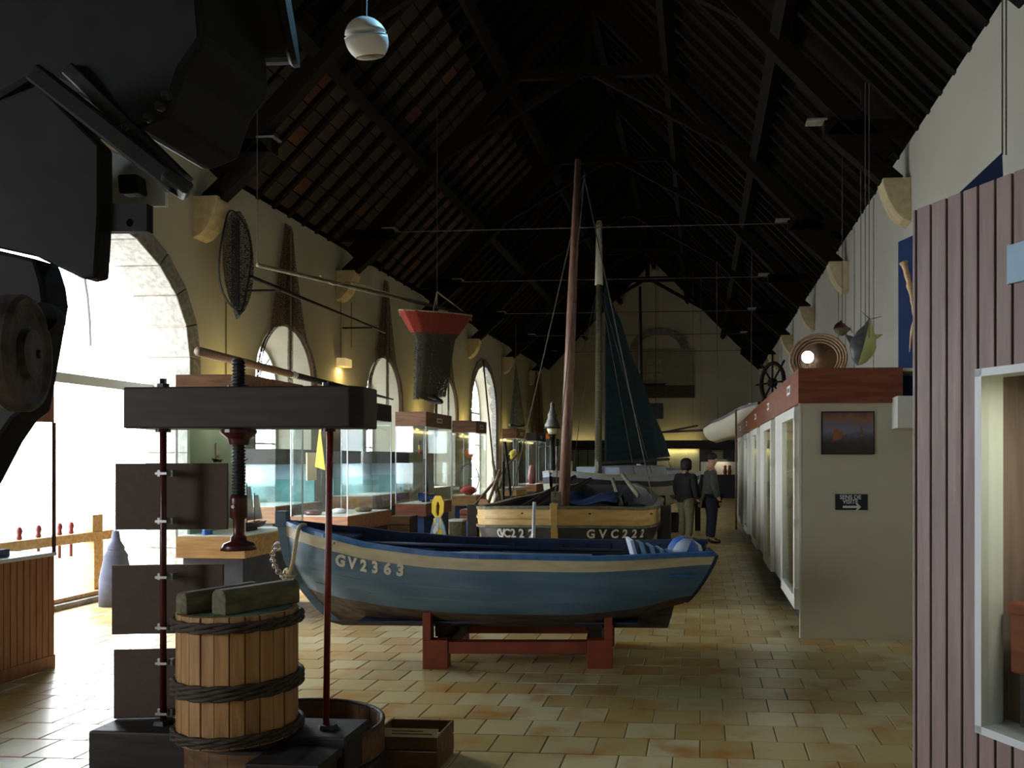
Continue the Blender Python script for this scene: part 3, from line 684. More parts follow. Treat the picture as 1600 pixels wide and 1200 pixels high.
b = MB(); b.tube([(0, -.055, z_col - .035), (0, .055, z_col - .035)], .009, 8); b.build('pin', 'steel', press)
# bed
b = MB(); b.box(L_(168, 0).x, L_(560, 0).x, -.14, .16, .14, zbase); b.build('bed_beam', 'darkwood', press, bevel=.012)
b = MB(); b.box(-.42, .42, -.40, .30, .04, .14); b.build('bed_plate', 'darkwood', press, bevel=.012)
for x0, x1 in ((-.66, -.50), (.50, .66)):
    b = MB(); b.box(x0, x1, -.40, .28, .0, .14); b.build('runner', 'darkwood', press, bevel=.01)
b = MB(); b.box(.26, .60, -.42, -.16, .26, .30); b.build('side_plank', 'darkwood', press, bevel=.006)
b = MB(); b.box(.30, .58, -.40, -.18, .14, .26); b.build('side_block', 'darkwood', press, bevel=.006)
# tub of staves
YT = YP - .11
tub = thing('press_tub', 'round tub of pine staves bound with dark twisted hoops on the press', 'tub', (px_at(373, 900, YT).x, YT, zbase))
tx = px_at(373, 900, YT).x
n = 26; Rr = .268; Ht = .60
for k in range(n):
    b = MB(); a0, a1 = 2*math.pi*(k + .03)/n, 2*math.pi*(k + .97)/n
    for_r = Rr + random.uniform(-.003, .003)
    p = [(for_r*math.cos(a0), for_r*math.sin(a0), 0), (for_r*math.cos(a1), for_r*math.sin(a1), 0), ((for_r-.025)*math.cos(a1), (for_r-.025)*math.sin(a1), 0), ((for_r-.025)*math.cos(a0), (for_r-.025)*math.sin(a0), 0)]
    b.prism(p, (0, 0, Ht)); b.build('stave', 'stave', tub, bevel=.003)
for z, cnt in ((Ht - .035, 2), (Ht * .47, 3), (.05, 2)):
    for j in range(cnt):
        b = MB(); zz = z - .022 * j
        for st_ in range(2): b.tube([((Rr + .014 + .006*math.cos(8*a + 3.14*st_)) * math.cos(a), (Rr + .014 + .006*math.cos(8*a + 3.14*st_)) * math.sin(a), zz + .007*math.sin(8*a + 3.14*st_)) for a in [2*math.pi*i/72 for i in range(73)]], .011, 6, cap=False)
        b.build('hoop', 'hoop', tub, smooth=True)
b = MB(); b.lathe([(Rr - .03, Ht - .025), (Rr - .03, Ht)], n=28); lid = b.build('lid', 'greenlid', tub)
for c0, ang, w, nm, hgt in ((-.105, 20, .075, 0, .10), (.085, 24, .10, 1, .115)):
    bx = MB(); m_ = Matrix.Translation((tx + c0, YT, zbase + Ht)) @ Matrix.Rotation(R(-ang), 4, 'Z')
    bx.prism([m_ @ Vector(p) for p in ((-w/2, -.20, 0), (w/2, -.20, 0), (w/2, -.20, hgt*.75), (w*.3, -.20, hgt), (-w*.3, -.20, hgt), (-w/2, -.20, hgt*.8))], m_.to_3x3() @ Vector((0, .42, 0)))
    tag(bx.build('wood_block', 'greywood', bevel=.008), ('weathered wood block on the tub lid, nearer the dark panels' if nm == 0 else 'larger weathered wood block on the tub lid, nearer the red rod'), 'wood block', 'blocks on the tub lid')
# three dark boards clipped on the rod
for k, (x0, x1, y0, y1) in enumerate(((170, 340, 726, 830), (165, 333, 888, 996), (168, 336, 1022, 1130))):
    t = thing('information_board', ['dark brown information board clipped to the press rod, topmost of three', 'dark brown information board clipped to the press rod, middle of three', 'dark brown information board clipped to the press rod, lowest of three'][k], 'board', group='boards on the press rod')
    p0 = PY(x0, y0, YP + .0); p1 = PY(x1, y1, YP + .05); zz0, zz1 = PY(255, y0 - 2, YP).z, PY(255, y1, YP).z
    b = MB(); b.prism([(p0.x, YP + .045, zz1), (p1.x, YP + .14, zz1), (p1.x, YP + .14, zz0), (p0.x, YP + .045, zz0)], (0, .012, 0)); b.build('sheet', 'panelback', t, bevel=.002)
    for z in (zz0 - .05, zz1 + .05):
        xr_ = pr_c.x + xl
        for sx in (-1, 1):
            b = MB(); b.box(xr_ + sx*.028 - .012, xr_ + sx*.028 + .012, YP + .012, YP + .06, z - .017, z + .017); b.build('clip', 'steel', t, bevel=.002)
        b = MB(); b.box(xr_ - .03, xr_ + .03, YP - .02, YP - .016, z - .006, z + .006); b.build('clip_band', 'steel', t)
# round tray on the floor under the press
tr = thing('round_tray', 'wide shallow round wooden tray rim on the floor behind the press tub', 'tray', (pr_c.x + .14, YP + .20, 0))
b = MB(); nst = 30
for k in range(nst):
    a0, a1 = 2*math.pi*(k+.01)/nst, 2*math.pi*(k+.99)/nst; b = MB()
    b.prism([(.50*math.cos(a0), .46*math.sin(a0), .0), (.50*math.cos(a1), .46*math.sin(a1), .0), (.478*math.cos(a1), .438*math.sin(a1), .0), (.478*math.cos(a0), .438*math.sin(a0), .0)], (0, 0, .28)); b.build('stave', 'crate', tr)
b = MB(); b.ring((0, 0, .285), .49, .012, 40, sx=1, sy=.92); b.build('rim', 'hoop', tr, smooth=True)
# crate with a caption strip
c0 = PY(577, 1150, 4.47); c1 = PY(683, 1150, 4.47); zt_ = c0.z
cb = thing('wooden_crate', 'low slatted wooden crate on the floor beside the press', 'crate', (c0.x, 4.47, 0))
Wd = c1.x - c0.x
for y in (0, .30):
    for z0, z1 in ((.015, .10), (.112, zt_)):
        b = MB(); b.box(0, Wd, y, y + .015, z0, z1); b.build('slat', 'crate', cb, bevel=.003)
for x in (0, Wd - .015):
    b = MB(); b.box(x, x + .015, .015, .30, .0, zt_); b.build('end_board', 'crate', cb, bevel=.003)
b = MB(); b.box(.015, Wd - .015, .015, .30, .0, .015); b.build('bottom', 'crate', cb)
b = MB(); b.prism([(c0.x - .0, 4.47, zt_), (c1.x + .0, 4.47, zt_), (c1.x, 4.49, zt_ + .04), (c0.x, 4.49, zt_ + .04)], (0, .004, -.004)); cs = thing('caption_strip', 'pale caption card with faint lines of text lying along the crate top', 'card')
b.build('card', 'cream', cs)
for k, dz in ((0, .3), (1, .62)):
    b = MB(); f = lambda x, e: Vector((x, 4.47 + .02*e - .003, zt_ + .04*e + .001)); b.prism([f(c0.x + .12, dz), f(c1.x - .03 - .05*k, dz), f(c1.x - .03 - .05*k, dz + .14), f(c0.x + .12, dz + .14)], (0, .001, -.001)); b.build('text_line', 'greywood', cs)

# pale box under the left foot of the press
v0, v1 = PY(157, 1172, 4.2), PY(190, 1172, 4.2)
pb0 = thing('pale_box', 'pale low box on the floor at the outer foot of the press', 'box', (v0.x, 4.2, 0))
MB().box(0, .12, 0, .30, 0, v0.z - .012).build('body', 'crate', pb0, bevel=.004); MB().box(-.006, .126, -.006, .306, v0.z - .012, v0.z).build('lid', 'cream', pb0, bevel=.003)
# ================================================================== RIGHT ROW OF WHITE CABINETS
XC, YC0, YC1, NU = 0.92, 8.09, 21.5, 5
ZW, ZC = 2.17, 2.49                      # white part, mahogany fascia
UL = (YC1 - YC0) / NU
ordn = ['nearest', 'second', 'third', 'fourth', 'farthest']
def plate(par, X, y, z, w, h, m='white_pure', nx=-1):
    b = MB(); b.box(X - .006, X, y - w/2, y + w/2, z - h/2, z + h/2); p = b.build('name_plate', m, par)
    for k in (-1, 0, 1):
        b = MB(); b.box(X - .008, X - .006, y + k * w * .25 - w * .08, y + k * w * .25 + w * .08, z - h * .25, z + h * .25); b.build('plate_mark', 'greywood', p)
for k in range(NU):
    y0 = YC0 + UL * k; y1 = y0 + UL; yd = y0 + UL * .50
    t = thing('display_cabinet', 'white display cabinet with glazed door and mahogany fascia, %s in the aisle row' % ordn[k], 'cabinet', (0, 0, 0), group='white cabinets along the aisle')
    P = lambda nm, m, *a, **kw: MB().box(*a).build(nm, m, t, **kw)
    P('plinth', 'plinthdark', XC + .10, 2.55, y0 + .05, y1, 0, .26)
    P('bottom_panel', 'offwhite', XC + .02, 2.55, y0 + .045, y1, .26, .32)
    P('back_panel', 'cream', 2.0, 2.03, y0, y1, .32, ZW)
    P('top_panel', 'offwhite', XC + .02, 2.6, y0 + .002, y1, ZW, ZW + .04)
    P('side_panel', 'offwhite', XC + .0, 1.84, y0, y0 + .04, 0 if k == 0 else .26, ZW)
    P('front_panel', 'white', XC, XC + .03, yd + .02, y1 - .02, .26, ZW, bevel=.004)
    P('divider', 'offwhite', XC + .03, 2.0, yd, yd + .03, .32, ZW)
    P('fascia', 'mahogany', XC - .02, XC + .02, y0 - .0, y1, ZW, ZC)
    P('top_board', 'offwhite', XC + .02, 2.6, y0 + .002, y1, ZC - .03, ZC - .002)
    d = P('door', 'white', XC - .05, XC, y0 + .03, y0 + .13, .26, ZW - .03, bevel=.004)
    for a in ((XC - .05, XC, yd - .10, yd, .26, ZW - .03), (XC - .05, XC, y0 + .13, yd - .10, .26, .38), (XC - .05, XC, y0 + .13, yd - .10, ZW - .13, ZW - .03)):
        o = MB().box(*a).build('door_rail', 'white', d, bevel=.004)
    MB().box(XC - .028, XC - .022, y0 + .13, yd - .10, .38, ZW - .13).build('pane', 'glass', d)
    for z in (.42, 1.06, 1.62, 2.05): MB().box(XC - .055, XC - .005, y0 + .005, y0 + .03, z - .04, z + .04).build('hinge', 'white', d)
    for z in (.95, 1.45):
        P('shelf', 'white', XC + .2, 1.98, y0 + .05, yd - .02, z, z + .025)
    plate(t, XC - .02, y0 + .8, ZW + .18, .3, .09)
    # downlight under the top, inside the case
    o = MB().box(XC + .35, XC + .55, y0 + .4, y0 + .9, ZW - .025, ZW - .002).build('lamp', emis('case_lamp%d' % k, (1.0, .93, .70), 6.0), t)
    area('case_light', (XC + .5, y0 + .65, ZW - .05), .4, 5 if k == 0 else 4, (1.0, .92, .62), direction=(0.1, 0, -1))
    # exhibits
    for j in range(2):
        zb_ = (.975, 1.475)[j]; b = MB(); b.box(1.5, 1.53, y0 + .35, y0 + .85, zb_ + .0, zb_ + .34)
        tag(b.build('picture_card', 'teal' if j == 1 else 'greywood'), ('blue-green picture card on the upper shelf of the %s aisle cabinet' if j else 'dull picture card on the lower shelf of the %s aisle cabinet') % ordn[k], 'picture')
    b = MB(); b.lathe([(.10, 0), (.16, .06), (.17, .16), (.11, .28), (.07, .32)], (1.45, y0 + .6, .32), n=16)
    tag(b.build('glass_float', M['skyblue'] if k == 0 else M['brownwood'], smooth=True), 'round fishing float standing in the bottom of the %s aisle cabinet' % ordn[k], 'float')
    if k == 0:
        P('end_fascia', 'mahogany_x', XC - .02, 1.84, y0 - .045, y0, ZW, ZC)
        P('end_board', 'offwhite', 1.84, 1.985, y0 + .0, y0 + .035, 0, ZW)
        P('corner_strip', 'white', XC - .01, XC + .012, y0 - .008, y0, 0.26, ZW)
# picture and SENS DE VISITE sign on the end panel
YE = YC0
pc0, pc1 = PY(1283, 643, YE), PY(1366, 710, YE)
pic = thing('framed_picture', 'framed picture of sailing boats under an orange sky on the white end panel', 'picture', (pc0.x, YE, pc1.z))
pw, ph = pc1.x - pc0.x, pc0.z - pc1.z
b = MB(); b.box(0, pw, -.022, -.002, 0, ph); b.build('frame', 'darkwood', pic)
def picmat():
    m, n, l, bs = nodes_of('sea_print'); tc = n.new('ShaderNodeTexCoord'); sp = n.new('ShaderNodeSeparateXYZ'); l.new(tc.outputs['Object'], sp.inputs[0])
    mr = n.new('ShaderNodeMapRange'); mr.inputs['From Max'].default_value = ph; l.new(sp.outputs['Z'], mr.inputs['Value'])
    nz = n.new('ShaderNodeTexNoise'); nz.inputs['Scale'].default_value = 14; nz.inputs['Detail'].default_value = 5; l.new(tc.outputs['Object'], nz.inputs['Vector'])
    ad = n.new('ShaderNodeMath'); ad.operation = 'MULTIPLY_ADD'; ad.inputs[1].default_value = .35; l.new(nz.outputs['Fac'], ad.inputs[0]); l.new(mr.outputs[0], ad.inputs[2])
    sb = n.new('ShaderNodeMath'); sb.operation = 'SUBTRACT'; sb.inputs[1].default_value = .17; l.new(ad.outputs[0], sb.inputs[0])
    cr_ = n.new('ShaderNodeValToRGB'); e = cr_.color_ramp.elements; e[0].position = 0; e[0].color = (.035, .028, .022, 1); e[1].position = 1; e[1].color = (.10, .06, .06, 1)
    for p_, c_ in ((.25, (.05, .04, .035)), (.42, (.10, .10, .13)), (.55, (.20, .20, .28)), (.72, (.19, .16, .20)), (.82, (.30, .13, .06)), (.92, (.20, .09, .06))):
        x = e.new(p_); x.color = (*c_, 1)
    l.new(sb.outputs[0], cr_.inputs[0]); l.new(cr_.outputs[0], bs.inputs['Base Color']); bs.inputs['Roughness'].default_value = .5; return m
b = MB(); b.box(.012, pw - .012, -.026, -.022, .012, ph - .012); prt = b.build('print', picmat(), pic)
b = MB(); b.prism([(pw*.20, -.028, ph*.30), (pw*.38, -.028, ph*.36), (pw*.40, -.028, ph*.52), (pw*.24, -.028, ph*.60)], (0, .001, 0)); b.build('painted_sail', mat('sail_print', (.34, .12, .04)), prt)
b = MB(); b.prism([(pw*.71, -.028, ph*.42), (pw*.80, -.028, ph*.42), (pw*.75, -.028, ph*.70)], (0, .001, 0)); b.build('painted_sail', mat('sail_print2', (.20, .11, .11)), prt)
s0_, s1_ = PY(1305, 772, YE), PY(1355.5, 797, YE)
sg = thing('direction_sign', 'small black sign reading SENS DE VISITE with arrow pointing right', 'sign', ((s0_.x + s1_.x)/2, YE, (s0_.z + s1_.z)/2))
sw, sh = s1_.x - s0_.x, s0_.z - s1_.z
b = MB(); b.box(-sw/2, sw/2, -.008, -.001, -sh/2, sh/2); b.build('plate', 'navy', sg)
for txt, z, s in (('SENS DE', sh*.30, .052), ('VISITE', sh*.02, .052)):
    me = text_mesh(txt, s, .002, .0012); me.materials.append(M['white_pure'])
    shared('lettering', me, sg, Matrix.Translation((-.01, -.009, z)) @ Matrix.Rotation(R(90), 4, 'X'))
b = MB(); z = -sh*.30; b.prism([(-sw*.27, -.0095, z - .010), (sw*.18, -.0095, z - .010), (sw*.12, -.0095, z - .035), (sw*.17, -.0095, z - .035), (sw*.30, -.0095, z), (sw*.17, -.0095, z + .035), (sw*.12, -.0095, z + .035), (sw*.18, -.0095, z + .010), (-sw*.27, -.0095, z + .010)], (0, .002, 0)); b.build('arrow', 'white_pure', sg)
# passage behind the end panel: lintel box, jamb
lt = thing('door_2', 'white boxed lintel over the passage beside the end panel', 'x'); del lt['category']; struct(lt)
a0, a1 = PY(1396, 625, YE - .08), PY(1440, 680, YE - .08)
b = MB(); b.box(a0.x, 2.7, YE - .25, YE + .25, 1.93, 2.215); b.build('lintel', 'white', lt)
b = MB(); b.box(1.985, 2.03, YE + .0, YE + .06, 0, 1.93); b.build('jamb', 'white', lt)
b = MB(); b.box(2.03, 2.68, YE + .30, YE + .33, 0, 1.93); b.build('door_leaf', 'plaster_cool', lt)

# ================================================================== BOARDED CASE, RIGHT FOREGROUND
rt = Vector((CA, SA, 0)); fw = Vector((-SA, CA, 0))
dw = 2.96; O = rt * ((1430 - CX) / F * dw) + fw * dw
wv = (rt * 575 - fw * 1350).normalized(); nv_ = Vector((-wv.y, wv.x, 0))
if nv_.dot(-O) < 0: nv_ = -nv_             # outward normal, towards the aisle
ang = math.atan2(wv.y, wv.x)
bc = thing('boarded_case', 'tall display case faced with grooved brown boards, daylight mauve put into their colour, white-framed window', 'display case', (O.x, O.y, 0), (0, 0, ang))
inv = Matrix.Rotation(-ang, 4, 'Z')
nl = inv @ nv_; sgn = -1 if nl.y < 0 else 1
def s_at(px):
    """distance along the case face at which it crosses picture column px"""
    k = (px - CX) / F; u0, f0 = O.dot(rt), O.dot(fw); du, df = wv.dot(rt), wv.dot(fw); return (k * f0 - u0) / (du - k * df)
HT = 2.5; win0 = s_at(1536); zw_at = lambda px, py: H + (CY - py) / F * (O.dot(fw) + s_at(px) * wv.dot(fw))
zw1, zw0 = zw_at(1540, 583), zw_at(1540, 1138)
edges = [0.0] + [s_at(p) for p in (1437, 1460, 1485, 1509, 1534, 1561, 1588)]
stp = edges[-1] - edges[-2]
while edges[-1] < 1.75: edges.append(edges[-1] + .066)
WE = 1.45
for k in range(len(edges) - 1):
    x0, x1 = edges[k] + .0045, edges[k+1] - .0045
    segs = [(0.06, HT)] if x1 < win0 + .005 or x0 > WE else [(0.06, zw0), (zw1, HT)]
    for z0, z1 in segs:
        b = MB(); b.box(x0, x1, 0, sgn * .016, z0, z1); b.build('board', 'boards', bc, bevel=.003)
b = MB(); b.box(0, 1.75, -sgn * .002, -sgn * .03, .06, zw0 - .02); b.build('backing', 'black', bc)
b = MB(); b.box(0, 1.75, -sgn * .002, -sgn * .03, zw1 + .02, HT - .02); b.build('backing', 'black', bc)
b = MB(); b.box(0, win0 - .02, -sgn * .002, -sgn * .03, zw0 - .02, zw1 + .02); b.build('backing', 'black', bc)
b = MB(); b.box(WE, 1.75, -sgn * .002, -sgn * .03, zw0 - .02, zw1 + .02); b.build('backing', 'black', bc)
fr = MB().box(win0 - .004, win0 + .022, -sgn * .06, sgn * .030, zw0 - .01, zw1 + .01).build('window_frame', 'alu', bc)
for a in ((win0 - .004, WE, -sgn * .06, sgn * .030, zw1 - .012, zw1 + .012), (win0 - .004, WE, -sgn * .10, sgn * .030, zw0 - .012, zw0 + .012), (WE - .02, WE, -sgn * .06, sgn * .03, zw0, zw1)):
    MB().box(*a).build('frame_rail', 'alu', fr)
MB().box(win0 + .02, WE - .02, -.003, .003, zw0, zw1).build('pane', 'glass', bc)
MB().box(win0 - .05, 1.7, -sgn * .27, -sgn * .25, zw0 - .03, zw1 + .03).build('inside_back', 'cream', bc)
MB().box(win0 - .07, win0 - .05, -sgn * .27, -sgn * .03, zw0 - .03, zw1 + .03).build('inside_side', 'boards', bc)
MB().box(win0 - .05, 1.7, -sgn * .27, -sgn * .03, zw0 - .03, zw0 - .012).build('inside_floor', 'skyblue', bc)
MB().box(win0 - .05, 1.7, -sgn * .27, -sgn * .03, zw1 + .012, zw1 + .03).build('inside_top', 'cream', bc)
MB().box(-.004, 0.0, 0, -sgn * .70, .06, HT).build('end_board', 'boards', bc)
MB().box(-.004, 1.75, -sgn * .70, -sgn * .68, .0, HT).build('rear_board', 'boards', bc)
MB().box(0, 1.75, -sgn * .02, -sgn * .68, .0, .06).build('plinth', 'plinthdark', bc)
MB().box(.0, 1.75, -sgn * .02, -sgn * .68, HT - .03, HT - .01).build('top_board', 'boards', bc)
bcm = Matrix.Translation(O) @ Matrix.Rotation(ang, 4, 'Z')
p1_, p2_ = s_at(1583), s_at(1650); zz1, zz0 = zw_at(1590, 383), zw_at(1590, 444)
b = MB(); b.box(p1_, p2_, sgn * .017, sgn * .026, zz0, zz1, bcm); tag(b.build('blank_plate', 'skyblue', bevel=.002), 'pale blue plate fixed on the grooved boards above the window', 'plate')
area('boarded_case_light', tuple(bcm @ Vector((.75, -sgn * .13, zw1 - .02))), .18, 7, (1.0, .95, .70), direction=(0, 0, -1))
bx = thing('wooden_chest', 'dark reddish wooden chest inside the boarded case behind glass', 'chest', tuple(bcm @ Vector((0, 0, 0))), (0, 0, ang))
colq = lambda x, dpt: (lambda p: CX + F * p.dot(rt) / p.dot(fw))(O + wv * x - nv_ * dpt)
xs = min((abs(colq(k / 500, .06) - 1578), k / 500) for k in range(50, 900))[1]
zrow = lambda x, dpt, py: H + (CY - py) / F * (O + wv * x - nv_ * dpt).dot(fw)
zc1, zc0 = zrow(xs, .06, 942), zrow(xs, .06, 1050)
MB().box(xs, xs + .3, -sgn * .22, -sgn * .06, zc0, zc1 - .03).build('box', 'mahogany_x', bx, bevel=.006)
MB().box(xs - .008, xs + .308, -sgn * .228, -sgn * .052, zc1 - .03, zc1).build('lid', 'mahogany_x', bx, bevel=.006)
for xx in (xs + .02, xs + .25): MB().box(xx, xx + .03, -sgn * .20, -sgn * .08, zw0 - .012, zc0).build('leg', 'darkwood', bx)
# small print inside (framed outline)
b = MB(); pr0 = s_at(1592) + .12; b.box(pr0, pr0 + .4, -sgn * .248, -sgn * .242, zw1 - .55, zw1 - .20, bcm); tag(b.build('pale_print', 'paleboard'), 'pale print on the back of the boarded case', 'print')

# ================================================================== BOARDED CASE, LEFT EDGE
lc = thing('boarded_case', 'red-brown boarded glass case at the left edge by the bright doorway', 'display case', (-5.12, 6.48, 0))
for k in range(26):
    y1 = -.063 * k
    MB().box(-.014, .0, y1 - .060, y1 - .002, .10, .885).build('board', 'boards_red', lc, bevel=.003)
    MB().box(-.014, .0, y1 - .060, y1 - .002, 1.945, 2.45).build('board', 'boards_red', lc, bevel=.003)
MB().box(-.9, -.016, -1.64, 0, .0, .885).build('base', 'brownwood', lc)
MB().box(-.012, .006, -1.64, .004, .0, .10).build('skirting', 'boards_red', lc, bevel=.003)
MB().box(-.9, .012, -1.64, .01, .885, .915).build('sill', 'alu', lc, bevel=.003)
MB().box(-.9, -.016, -1.64, 0, 1.945, 2.45).build('head_box', 'boards_red', lc)
MB().box(-.006, .004, -1.62, -.01, .915, 1.945).build('pane', 'glass', lc)
MB().box(-.88, -.016, -.012, -.004, .915, 1.945).build('pane', 'glass', lc)
MB().box(-.012, .008, -.014, .006, .915, 1.945).build('corner_post', 'darkred', lc)
for k in range(2):
    b = MB(); b.box(-5.62 + .15*k, -5.3 + .1*k, 5.6 + .28*k, 5.85 + .28*k, .916, .975); tag(b.build('book', 'plinthblue', bevel=.004), ['dark blue case lying in the left glass case, nearest', 'dark blue case lying in the left glass case, by the corner'][k], 'box')

# ================================================================== GLASS VITRINES ALONG THE LEFT WALL
def vitrine(X0, X1, Y0, Y1, zt, label, zb=.86, base_m='pine', plinth_m='plinthblue', zg=None, sign=True, inside=6, fascia='brownwood', col=(1.0, .97, .88)):
    zg = zg or zt - .26
    t = thing('glass_vitrine', label, 'display case', ((X0 + X1)/2, (Y0 + Y1)/2, 0), group='vitrines along the left wall')
    ox, oy = (X0 + X1)/2, (Y0 + Y1)/2; x0, x1, y0, y1 = X0 - ox, X1 - ox, Y0 - oy, Y1 - oy
    P = lambda nm, m, *a, par=t, **kw: MB().box(*a).build(nm, m, par, **kw)
    P('plinth', plinth_m, x0 + .05, x1 - .05, y0 + .05, y1 - .05, 0, zb - .22)
    P('base', base_m, x0, x1, y0, y1, zb - .22, zb, bevel=.004)
    P('floor_panel', 'white', x0 + .03, x1 - .03, y0 + .03, y1 - .03, zb, zb + .006)
    f = P('fascia', fascia, x1 - .025, x1, y0 + .0, y1, zg, zt, bevel=.003)
    P('fascia_end', fascia, x0, x1 - .025, y0, y0 + .025, zg, zt, bevel=.003); P('fascia_end', fascia, x0, x1 - .025, y1 - .025, y1, zg, zt)
    P('top_panel', 'white', x0 + .02, x1 - .02, y0 + .025, y1 - .025, zg, zg + .02)
    for a in ((x1 - .012, x1 - .006, y0 + .012, y1 - .012), (x0 + .006, x0 + .012, y0 + .012, y1 - .012), (x0 + .012, x1 - .012, y0 + .006, y0 + .012), (x0 + .012, x1 - .012, y1 - .012, y1 - .006)):
        P('pane', 'glass', *a, zb, zg)
    for xx in (x0, x1 - .014):
        for yy in (y0, y1 - .014): P('corner_post', 'alu', xx, xx + .014, yy, yy + .014, zb, zg)
    if sign: 
        s_ = P('name_plate', 'white_pure', x1, x1 + .006, -.16, .16, (zg + zt)/2 - .045, (zg + zt)/2 + .045)
        for k in (-1, 0, 1): P('plate_mark', 'greywood', x1 + .006, x1 + .008, k*.08 - .03, k*.08 + .03, (zg + zt)/2 - .02, (zg + zt)/2 + .02, par=s_)
    if inside: area('vitrine_light', (ox, oy, zg - .02), min(X1 - X0, Y1 - Y0) * .6, inside, col, direction=(0, 0, -1))
    return t
def model_boat(c, L, label, hull_m='navy', sail_m='white_pure', sails=2, rz=90):
    t = thing('model_boat', label, 'model boat', c, (0, 0, R(rz)))
    hh = Hull(L, [(0, .005), (.3, L*.11), (.7, L*.12), (1, L*.07)], [(0, L*.20), (.5, L*.14), (1, L*.17)], [(0, .02), (1, .02)], L*.1, L*.08)
    for sd in (-1, 1): hh.skin('hull', hull_m, t, sd, 0, 1, 10, 5)
    b = MB(); b.prism([hh.pt(i/8, .1, -1) for i in range(9)] + [hh.pt(1 - i/8, .1, 1) for i in range(8)], (0, 0, -.006)); b.build('deck', 'brownwood', t)
    b = MB(); b.box(L*.3, L*.7, -.02, .02, 0, .022); b.build('stand', 'darkwood', t)
    for k in range(sails):
        x = L * (.35 + .3 * k); h = L * (.95 - .2 * k)
        b = MB(); b.tube([(x, 0, .03), (x, 0, h)], .006, 6); b.build('mast', 'spar', t)
        b = MB(); b.grid(lambda u, v: (x + .01 + L*.3*u*(1 - v*.55), .03*math.sin(3.14*u), L*.2 + (h*.93 - L*.2)*v), 4, 4); b.build('sail', sail_m, t, smooth=True, solid=.004)
    return t
# A: first tall vitrine behind the press
VA = (-5.36, -4.62, 8.45, 9.75)
vitrine(*VA, 2.52, 'first tall vitrine behind the press screw, pine base lit by daylight', inside=5, plinth_m='plinthblue')
MB_ = MB().box(-5.34, -5.31, 8.62, 9.6, .87, 2.22); tag(MB_.build('picture_screen', 'greenboard'), 'olive picture screen at the back of the first vitrine', 'screen')
model_boat((-5.15, 8.75, 1.62), .22, 'small dark model hull high in the first vitrine, nearer the doorway', sails=1)
model_boat((-5.10, 9.15, 1.62), .22, 'small dark model hull high in the first vitrine, farther in', sails=1)
model_boat((-4.95, 8.9, .868), .55, 'two-masted model boat with grey sails on the floor of the first vitrine', sail_m='bluewhite')
for z in (1.6, 1.2):
    b = MB(); b.box(-5.3, -5.0, 8.55, 9.6, z, z + .012); tag(b.build('glass_shelf', 'glass'), 'glass shelf in the first vitrine, %s one' % ('upper' if z > 1.5 else 'lower'), 'shelf')
fl = thing('pointed_float', 'white pointed float with blue foot in the first vitrine', 'float', (-5.12, 8.62, .867))
b = MB(); b.lathe([(.05, 0), (.05, .05)], n=12); b.build('foot', 'blue', fl)
b = MB(); b.lathe([(.045, .05), (.03, .16), (.0, .30)], n=12); b.build('cone', 'white_pure', fl, smooth=True)
# B
VB = (-5.66, -4.84, 11.55, 13.25)
vitrine(*VB, 2.5, 'wide vitrine between the press rod and the first window, dark fascia', base_m='brownwood', plinth_m='plinthdark', inside=6, fascia='darkwood')
b = MB(); b.box(-5.6, -5.58, 11.9, 12.2, 1.35, 1.75); tag(b.build('paper_sheet', 'cream'), 'cream paper sheet pinned in the wide vitrine', 'paper')
b = MB(); b.prism([(-5.4, 11.75, 1.55), (-5.25, 11.75, 1.5), (-5.33, 11.75, 2.15)], (0, .02, 0)); tag(b.build('yellow_pennant', 'yellow'), 'yellow triangular pennant hanging in the wide vitrine', 'pennant')
for k in range(3):
    b = MB(); b.lathe([(.10, 0), (.12, .02), (.12, .05), (.05, .07)], (-5.45 + .2*k, 11.8 + .42*k, .868), n=14); tag(b.build('net_weight', ['darkred', 'white_pure', 'greywood'][k], smooth=True), ['dark red dish on the wide vitrine floor', 'white dish on the wide vitrine floor', 'grey dish on the wide vitrine floor'][k], 'dish')
# low lit diorama cases by the wall
def diorama(X0, X1, Y0, Y1, label):
    t = thing('diorama_case', label, 'display case', (X0, Y0, 0), group='low diorama cases'); w, l_ = X1 - X0, Y1 - Y0
    P = lambda nm, m, *a: MB().box(*a).build(nm, m, t)
    P('plinth', 'plinthdark', .03, w - .05, .03, l_ - .03, 0, .75); P('base', 'brownwood', 0, w, 0, l_, .75, .98)
    P('fascia', 'darkwood', 0, w, 0, l_, 1.58, 1.80); P('back_panel', 'bluewhite', .01, .03, .02, l_ - .02, .98, 1.58)
    P('sea_panel', 'teal', .03, w - .1, l_ - .06, l_ - .03, .98, 1.34); P('sky_panel', 'bluewhite', .03, w - .1, l_ - .06, l_ - .03, 1.34, 1.58)
    P('sea_strip', 'teal', .031, .06, .02, l_ - .06, .98, 1.32); P('floor_panel', 'white', .03, w - .02, .02, l_ - .02, .98, .99)
    P('pane', 'glass', w - .01, w - .004, .01, l_ - .01, .99, 1.58); P('pane', 'glass', .03, w - .01, .004, .01, .99, 1.58)
    area('diorama_light', (X0 + w/2, (Y0 + Y1)/2, 1.56), .5, 10, (.85, .96, 1.0), direction=(0, 0, -1))
diorama(-6.75, -5.95, 11.7, 13.2, 'low diorama case with turquoise sea behind the wide vitrine')
diorama(-6.75, -5.95, 15.3, 17.3, 'low diorama case with turquoise sea past the first window')
